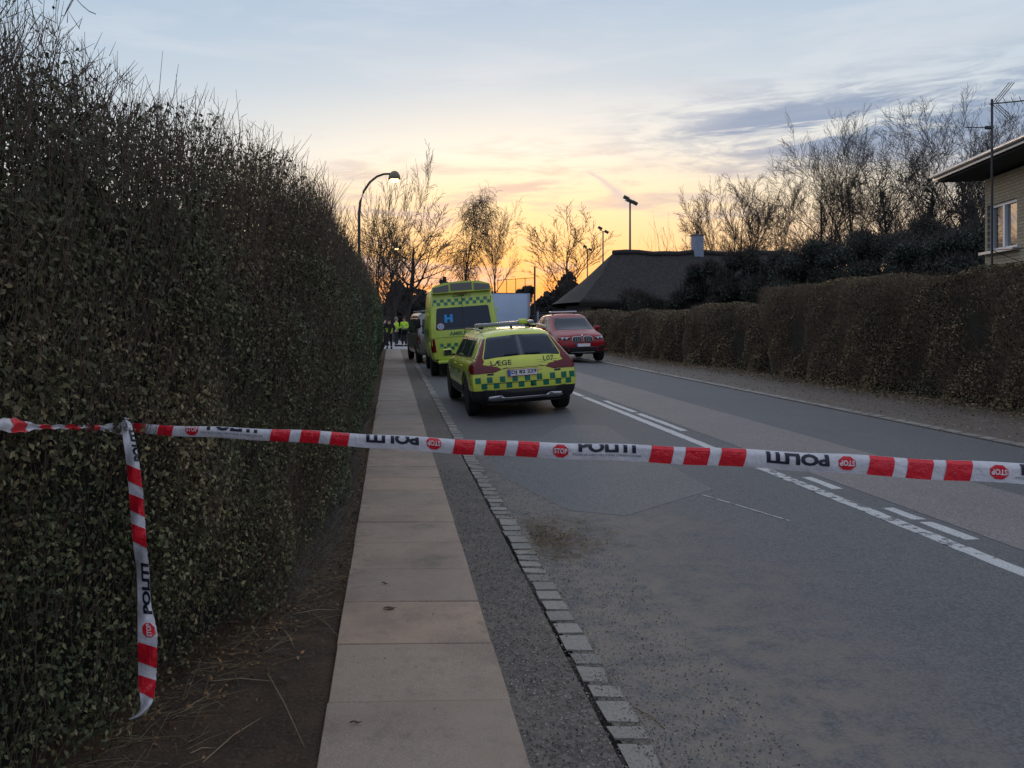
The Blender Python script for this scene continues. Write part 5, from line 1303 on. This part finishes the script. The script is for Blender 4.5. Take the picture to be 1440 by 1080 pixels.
MB().tube([(-.55, 0, mz-.52), (.04, 0, mz-.52)], .010, 5).build('side_element', AL, at)
rbox('clamp', (-.08, 0, mz-.52), (.12, .06, .07), .015, AL, at)
MB().tube([(0, 0, mz-2.98), (1.6, -.5, mz-2.9)], .007, 4).build('guy_wire', AL, at)
MB().tube([(0, 0, mz-2.98), (1.2, -.4, mz-3.6)], .007, 4).build('guy_wire', AL, at)

# ------------------------------------------------------------------ fences in the background
FM = mat('dark_fence_metal', (.03, .032, .034), .6)
fx, fy = xy(700, 66); x2, y2 = xy(752, 62)
bf = empty('ball_court_fence', 'tall wire fence of the sports court behind the box lorry', 'fence', (fx, fy, 0))
for k in range(5):
    u = k/4; big = (k == 4); MB().tube([((x2-fx)*u, (y2-fy)*u, 0), ((x2-fx)*u, (y2-fy)*u, 5.7 if big else 4.9)], .07 if big else .03, 6).build('post', FM, bf)
for z in (4.85, 3.4, 2.0): MB().tube([(0, 0, z), (x2-fx, y2-fy, z)], .022, 4).build('rail', FM, bf)
mb = MB()
for k in range(40): u = k/40; mb.tube([((x2-fx)*u, (y2-fy)*u, .2), ((x2-fx)*u, (y2-fy)*u, 4.85)], .005, 3)
mb.build('wire_mesh', FM, bf)
fx, fy = xy(752, 50); x2, y2 = xy(842, 46)
df = empty('board_fence', 'low dark board fence behind the red car', 'fence', (fx, fy, 0))
DW = mat('dark_wood', (.022, .024, .028), .8); d_ = Vector((x2-fx, y2-fy, 0)); n = 26
pme = None
for k in range(n):
    u = (k+.5)/n
    if pme is None: o = MB().box((0, 0, 1.02), (d_.length/n-.012, .03, 2.0)).build('board', DW, df); pme = o.data
    else: o = link('board', pme, None, df)
    o.location = (d_.x*u, d_.y*u, random.uniform(-.02, .02)); o.rotation_euler = (0, 0, math.atan2(d_.y, d_.x))
MB().box((d_.x/2, d_.y/2, 2.10), (d_.length, .12, .07), Matrix.Rotation(math.atan2(d_.y, d_.x), 3, 'Z')).build('top_rail', DW, df)
px_, py_ = xy(756.5, 40); o = MB().tube([(0, 0, 0), (0, 0, 2.05)], .055, 8).build('post', None) if False else None
mp = empty('marker_post', 'slim white post standing left of the red car', 'post', (px_, py_, .05)); MB().tube([(0, 0, 0), (0, 0, 2.0)], .05, 8).build('pole', WHT, mp); MB().lathe([(.05, 2.0), (.055, 2.03), (.02, 2.07)], 8).build('cap', BLK, mp)

# ------------------------------------------------------------------ trees
def grow(mb, p, d, length, r, lv, P, rnd):
    segs = P['segs'][lv]; pts = [p.copy()]; rs = [r]; q = p.copy(); dd = d.copy(); kids = []
    for i in range(segs):
        w = P['wob'][lv]
        dd = (dd+Vector((rnd.gauss(0, w), rnd.gauss(0, w), rnd.gauss(0, w)*.6))+Vector((0, 0, P['up'][lv]))).normalized()
        q = q+dd*(length/segs); pts.append(q.copy()); t = (i+1)/segs; rs.append(max(P['rmin'], r*(1-t*(1-P['taper'])))); kids.append((q.copy(), dd.copy(), rs[-1], t))
    mb.tube(pts, rs, P['k'][lv], caps=False)
    if lv+1 >= len(P['n']): return
    n = P['n'][lv+1]
    if lv > 0: n = max(2, round(n*min(1.25, max(.3, length/P['ref'][lv]))))
    for j in range(n):
        t = P['from'][lv]+(1-P['from'][lv])*((j+rnd.random()*.8)/n); idx = min(int(t*segs), segs-1)
        kp, kd, kr, _ = kids[idx]; a = kids[idx-1][0] if idx else p; pos = a.lerp(kp, t*segs-idx) if t*segs-idx <= 1 else kp
        ax = kd.orthogonal().normalized(); ax.rotate(Matrix.Rotation(rnd.uniform(0, 2*PI), 3, kd)); ang = rnd.gauss(P['ang'][lv], .14)
        nd_ = kd.copy(); nd_.rotate(Matrix.Rotation(ang, 3, ax))
        ln = length*P['len'][lv]*rnd.uniform(.7, 1.15)*(1-.45*max(0, t-P['from'][lv])*P.get('cone', .5))
        grow(mb, pos, nd_, ln, max(P['rmin'], kr*P['rr'][lv]), lv+1, P, rnd)
BASE = dict(segs=[9, 6, 4, 3, 2], wob=[.05, .09, .11, .12, .12], up=[.05, .08, .07, .05, .04], taper=.15, rmin=.008, k=[7, 5, 3, 3, 3],
            n=[1, 14, 7, 5, 4], ang=[.85, .62, .55, .5], len=[.58, .50, .52, .55], rr=[.55, .6, .65, .7], **{'from': [.24, .2, .15, .1]})
def tree(name, label, px, D, ytop, wpx, seed, m=BARK_FAR, group=None, kind='tree', lean=0.0, stems=1, ivy=0, P=None, trunk_r=None, rmin=None, zb=-.1, mirror=False):
    x, y = xy(px, D); h = H+(450-ytop)/F*D*(1.05 if kind == 'tree' and name == 'tall_tree' else 1); w = wpx/F*D*(1.1 if name == 'tall_tree' else 1); t = empty(name, label, kind, (x, y, zb), group=group); rnd = random.Random(seed)
    Q = dict(BASE); Q.update(P or {})
    if rmin: Q['rmin'] = rmin
    Q['rmin'] = max(Q['rmin'], D*.00016)
    mb = MB(); tr = trunk_r or h*.016
    for s in range(stems):
        if stems == 1: d = Vector((lean, 0, 1)).normalized(); L_ = h*.80
        else:
            a = 2*PI*s/stems+rnd.uniform(-.4, .4); sp = Q.get('spread', .35); d = Vector((math.cos(a)*sp+lean, math.sin(a)*sp, 1)).normalized(); L_ = h*.78*rnd.uniform(.9, 1.05)
        Q['ref'] = [L_, L_*Q['len'][0]*.8, L_*Q['len'][0]*(Q['len']+[.5])[1]*.7, L_*Q['len'][0]*(Q['len']+[.5])[1]*(Q['len']+[.5, .5])[2]*.6, 1e9]
        grow(mb, Vector((0, 0, 0)), d, L_, tr*(1 if stems == 1 else .7), 0, Q, rnd)
    vs = np.array(mb.v); hh = np.percentile(vs[:, 2], 99.3); vs[:, 2] *= h/hh
    cxm = np.percentile(vs[:, 0], 95.5)-np.percentile(vs[:, 0], 4.5); f_ = w/cxm
    low = np.clip(vs[:, 2]/(h*.3), 0, 1); sc = 1+(f_-1)*low; cen = vs[:, 0].mean()*0
    vs[:, 0] *= sc; vs[:, 1] *= sc
    if 'droop' in Q:
        pass
    # trunk is the first tube chain(s); crown is the rest
    k0 = Q['k'][0]*(Q['segs'][0]+1); f0 = Q['k'][0]*Q['segs'][0]
    vv = [tuple(p) for p in vs]
    pym('trunk', vv[:k0], mb.f[:f0], m, t, True)
    pym('crown', vv[k0:], [[i-k0 for i in q] for q in mb.f[f0:] if min(q) >= k0], m, t, True)
    if ivy:
        r = np.random.default_rng(seed); n = ivy; z = r.uniform(.1, .72, n)**1.0*h; rad_ = (.45+.6*np.abs(np.sin(z*.9+seed))+.3*np.sin(z*2.3))*h*.04; a = r.uniform(0, 2*PI, n); q = r.uniform(.3, 1, n)
        ix = np.interp(z, np.array([vv[i*Q['k'][0]][2] for i in range(Q['segs'][0]+1)]), np.array([vv[i*Q['k'][0]][0] for i in range(Q['segs'][0]+1)]))
        iy = np.interp(z, np.array([vv[i*Q['k'][0]][2] for i in range(Q['segs'][0]+1)]), np.array([vv[i*Q['k'][0]][1] for i in range(Q['segs'][0]+1)]))
        Pp = np.stack([ix+np.cos(a)*rad_*q, iy+np.sin(a)*rad_*q, z], 1); leaves('ivy', Pp, np.stack([np.cos(a), np.sin(a), a*0], 1), .24, LEAF_D, t)
    return t
g1 = 'bare trees along the left side of the street'
tree('bare_tree', 'large fan-shaped bare tree leaning over the street lamp above the hedge', 520, 31, 226, 150, 11, group=g1, stems=4, P=dict(n=[1, 8, 6, 5, 3], spread=.62, ang=[.5, .5, .5, .5], up=[-.005, .07, .05, .04, .03], wob=[.04, .07, .09, .1, .1]), lean=.05, rmin=.007, trunk_r=.13)
tree('bare_tree', 'bare roadside tree directly above the police officers, nearest the hedge', 545, 63, 318, 80, 21, P=dict(n=[1, 9, 6, 4, 3]), group=g1, lean=.05, trunk_r=.20)
tree('bare_tree', 'bare roadside tree in the middle of the dark trunk group', 556, 61, 304, 80, 22, P=dict(n=[1, 10, 6, 4, 3]), group=g1, lean=-.05, trunk_r=.20)
tree('bare_tree', 'broad bare roadside tree on the right of the dark trunk group', 567, 64, 298, 110, 23, P=dict(n=[1, 12, 7, 5, 3]), group=g1, trunk_r=.26)
# weeping birch: long drooping twigs
tree('birch_tree', 'weeping birch with drooping twigs above the ambulance', 651, 75, 268, 64, 31, lean=-.03, trunk_r=.17, P=dict(n=[1, 14, 9, 12], segs=[9, 6, 5, 6], ang=[.55, .6, .7], up=[.03, .10, .03, -.40], wob=[.05, .08, .1, .06], len=[.42, .5, .9, .5], k=[6, 4, 3, 3], **{'from': [.3, .25, .2, .1]}))
tree('bare_tree', 'slender crooked bare tree between the birch and the lorry', 700, 70, 268, 66, 36, trunk_r=.20, P=dict(n=[1, 12, 8, 6, 4], wob=[.10, .16, .18, .18, .18]), lean=-.02)
tree('bare_tree', 'round-topped bare tree left of the thatched roof', 803, 76, 292, 88, 46, trunk_r=.20, P=dict(n=[1, 13, 7, 5, 3], ang=[.62, .5, .5, .5], up=[.05, .12, .08, .05, .03], **{'from': [.18, .2, .15, .1]}))
tree('bare_tree', 'wide many-stemmed bare tree beside the white chimney', 1036, 68, 254, 118, 57, stems=5, trunk_r=.30, P=dict(n=[1, 9, 7, 6, 4], spread=.42), lean=-.10)
tree('bare_tree', 'small bare tree between the chimney tree and the tall right trees', 1108, 84, 262, 74, 58, trunk_r=.2)
tree('bare_tree', 'bare tree behind the cottage roof left of the chimney', 946, 62, 300, 52, 59, trunk_r=.07, stems=3, P=dict(n=[1, 5, 4], segs=[6, 4, 3], spread=.25, ang=[.4, .4, .4]))
for px_, yt, s_, lb in ((897, 325, 71, 'thin bare sapling just above the cottage ridge left of centre'), (912, 312, 72, 'thin tall sapling above the middle of the cottage ridge'), (925, 322, 73, 'thin sapling above the cottage ridge right of the taller one')):
    tree('sapling', lb, px_, 58, yt, 14, s_, trunk_r=.05, P=dict(n=[1, 5, 3], segs=[6, 4, 3], ang=[.5, .5, .5]), group='saplings behind the cottage')
g2 = 'tall bare trees on the right'
tree('tall_tree', 'tall bare tree at the left end of the right-hand row', 1172, 76, 196, 108, 81, group=g2, trunk_r=.34, P=dict(n=[1, 17, 9, 6, 4]))
tree('tall_tree', 'tall straight bare tree with narrow rounded crown against blue cloud', 1201, 74, 170, 92, 82, group=g2, trunk_r=.36, P=dict(n=[1, 17, 9, 6, 4], **{'from': [.40, .2, .15, .1]}))
tree('tall_tree', 'bare tree with ivy dark trunk right of the straight tree', 1262, 70, 190, 120, 83, group=g2, trunk_r=.34, ivy=900, P=dict(n=[1, 17, 9, 6, 4]))
tree('tall_tree', 'ivy wrapped bare tree in the middle of the row', 1300, 66, 172, 110, 84, group=g2, trunk_r=.34, ivy=1200, P=dict(n=[1, 17, 9, 6, 4]))
tree('tall_tree', 'tallest bare tree with upright branches above the house eave', 1342, 72, 156, 108, 85, group=g2, trunk_r=.34, ivy=1500, P=dict(n=[1, 17, 9, 6, 4], ang=[.5, .5, .6, .6]))
tree('tall_tree', 'dark ivy covered tree just left of the aerial mast', 1378, 60, 215, 90, 86, group=g2, trunk_r=.3, ivy=2200)
tree('tall_tree', 'tall bare tree behind the roof at the right edge', 1425, 64, 152, 110, 87, group=g2, trunk_r=.34, ivy=1500, P=dict(n=[1, 17, 9, 6, 4]))
tree('tall_tree', 'faint bare tree between the two leading trees of the row and the ivy trees', 1228, 92, 235, 90, 88, group=g2, trunk_r=.25)
tree('tall_tree', 'faint bare tree low in the gap beside the leftmost tall tree', 1140, 90, 285, 80, 89, group=g2, trunk_r=.22)
# tree and pale trunk directly behind the near hedge
tree('garden_tree', 'twiggy garden tree with pale trunk rising behind the nearest hedge at the top left corner', 62, 4.4, -330, 110, 91, m=mat('pale_bark', (.20, .19, .18), .8, col2=(.10, .09, .085), scale=9), trunk_r=.07, rmin=.004, P=dict(n=[1, 9, 6, 4], **{'from': [.45, .2, .15, .1]}), lean=.0)
# the part of the hedge that carries extra height at top left is covered by the tree's own shoots

# evergreen and thicket masses behind the hedges
def bush(name, label, px, D, ytop, wpx, seed, n, size, lm=LEAF_D, group='evergreen bushes behind the right hedges', twig=500, cat='bush', zb=0, deep=1.0):
    x, y = xy(px, D); h = H+(450-ytop)/F*D; w = wpx/F*D/2; t = empty(name, label, cat, (x, y, zb), group=group); r = np.random.default_rng(seed)
    # lobes spread through the volume
    k = 11; lc = np.stack([r.uniform(-.62, .62, k)*w, r.uniform(-.5, .5, k)*w*deep, r.uniform(.25, .78, k)*h], 1); lr = r.uniform(.26, .42, k)*min(w, h*.8)
    lc[:3, 0] *= .4; lc[:3, 2] = h*np.array([.35, .6, .80])*1.0; lr[:3] *= np.array([1.4, 1.2, .9])
    i = r.integers(0, k, n); d = r.normal(size=(n, 3)); d /= np.linalg.norm(d, axis=1)[:, None]; q = r.uniform(.55, 1.06, n)[:, None]
    P_ = lc[i]+d*lr[i][:, None]*q*np.array([1, 1, .85]); P_[:, 2] *= np.where(P_[:, 2] > h, h/np.maximum(P_[:, 2], 1e-6), 1); ok = P_[:, 2] > .05; P_ = P_[ok]; d = d[ok]
    leaves('foliage', P_, d, size, lm, t, spread=.6, aspect=.6)
    mb = MB()
    for s in range(6): a = r.uniform(0, 2*PI); mb.tube([(0, 0, -.1), (math.cos(a)*w*.2, math.sin(a)*w*.2, h*.35), (math.cos(a)*w*.45, math.sin(a)*w*.4, h*.75)], [.07, .05, .02], 5)
    mb.build('stems', BARK_FAR, t)
    i = r.integers(0, k, twig); d = r.normal(size=(twig, 3)); d[:, 2] = np.abs(d[:, 2])+.5; d /= np.linalg.norm(d, axis=1)[:, None]; p0 = lc[i]+d*lr[i][:, None]*.6; p2 = lc[i]+d*lr[i][:, None]*r.uniform(1.0, 1.35, twig)[:, None]
    tubes('twigs', p0, (p0+p2)/2, p2, .014, BARK_FAR, t)
    # near-black spheres added as the shaded inside of the bush
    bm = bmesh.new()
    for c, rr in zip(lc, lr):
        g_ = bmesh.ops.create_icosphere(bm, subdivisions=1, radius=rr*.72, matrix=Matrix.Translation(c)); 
    bmo('bush_shade_core', bm, CORE, t); return t
B = [(905, 43, 405, 90, 'low twiggy bush in front of the cottage wall'), (968, 41, 360, 80, 'twiggy bush against the thatched roof below the chimney'), (1020, 39, 338, 90, 'dark bush hiding the right end of the thatched roof'),
     (1075, 38, 330, 100, 'dark evergreen bush right of the chimney tree trunk'), (1130, 36, 318, 110, 'tall rounded evergreen bush below the small bare tree'), (1185, 35, 325, 100, 'dense evergreen bush at the foot of the straight tall tree'),
     (1240, 35, 322, 110, 'dense evergreen bush below the ivy trees'), (1295, 34, 325, 110, 'high evergreen bush left of the house corner'), (1345, 32, 300, 100, 'highest evergreen bush touching the house corner'), (1385, 33, 285, 90, 'dark evergreen bush half hidden by the brick house')]
for i, (px_, D_, yt, w_, lb) in enumerate(B): bush('evergreen_bush', lb, px_, D_, yt, w_*1.2, 200+i, 15000 if i > 2 else 7000, .085, twig=1800 if i < 4 else 700)
C_ = [(1230, 52, 300, 130, 'upper dark thicket between the ivy trees and the bushes'), (1310, 50, 280, 140, 'upper dark thicket behind the house corner'), (1150, 56, 330, 110, 'upper dark thicket behind the leftmost tall trees'), (1395, 48, 225, 100, 'dark evergreen crown behind the house eave')]
for i, (px_, D_, yt, w_, lb) in enumerate(C_): bush('thicket', lb, px_, D_, yt, w_*1.1, 300+i, 14000, .11, group='dark thicket in front of the tall trees', twig=1500)
# distant trees and wood
FT = [(540, 120, 425, 60, 'distant dark tree at the end of the hedge'), (590, 118, 415, 70, 'distant dark tree left of the grey van'), (622, 130, 418, 60, 'distant tree behind the ambulance roof'), (690, 110, 402, 60, 'distant tree left of the court fence'), (742, 105, 392, 46, 'distant twiggy tree beside the tall fence post'), (765, 112, 412, 40, 'distant low bush right of the tall fence post'), (782, 120, 396, 34, 'distant pointed dark conifer'), (822, 118, 412, 22, 'distant small conifer behind the round-topped tree'), (728, 100, 430, 70, 'distant low bush behind the lorry box'), (850, 95, 432, 70, 'distant low bush beside the thatched hip')]
for i, (px_, D_, yt, w_, lb) in enumerate(FT): bush('distant_tree', lb, px_, D_, yt, w_, 400+i, 2600, .38, lm=LEAF_FAR, group='distant trees on the horizon', twig=900, cat='tree')
r = np.random.default_rng(5); n = 26000; th_ = r.uniform(rad(-40), rad(62), n); D_ = r.uniform(135, 175, n); hh = 5.5+2.2*np.sin(th_*37)+1.4*np.sin(th_*91+1)+.8*np.sin(th_*213)
z = r.uniform(0, 1, n)**.8*hh; leaves('far_wood', np.stack([np.sin(th_)*D_, np.cos(th_)*D_, z], 1), np.tile([0, -1, .2], (n, 1)), 1.1, LEAF_FAR, None, spread=.5, aspect=.8)['label'] = 'dark far wood along the horizon'
# low planting across the side road and behind the left hedge
for i, (px_, D_, yt, w_, lb) in enumerate(((530, 70, 430, 60, 'dark bush across the side road behind the officers'), (562, 74, 432, 60, 'dark bush under the trunk group'), (600, 80, 436, 60, 'dark bush across the side road beside the van'))):
    bush('roadside_bush', lb, px_, D_, yt, w_, 500+i, 3500, .2, lm=LEAF_FAR, group='bushes across the side road', twig=700)
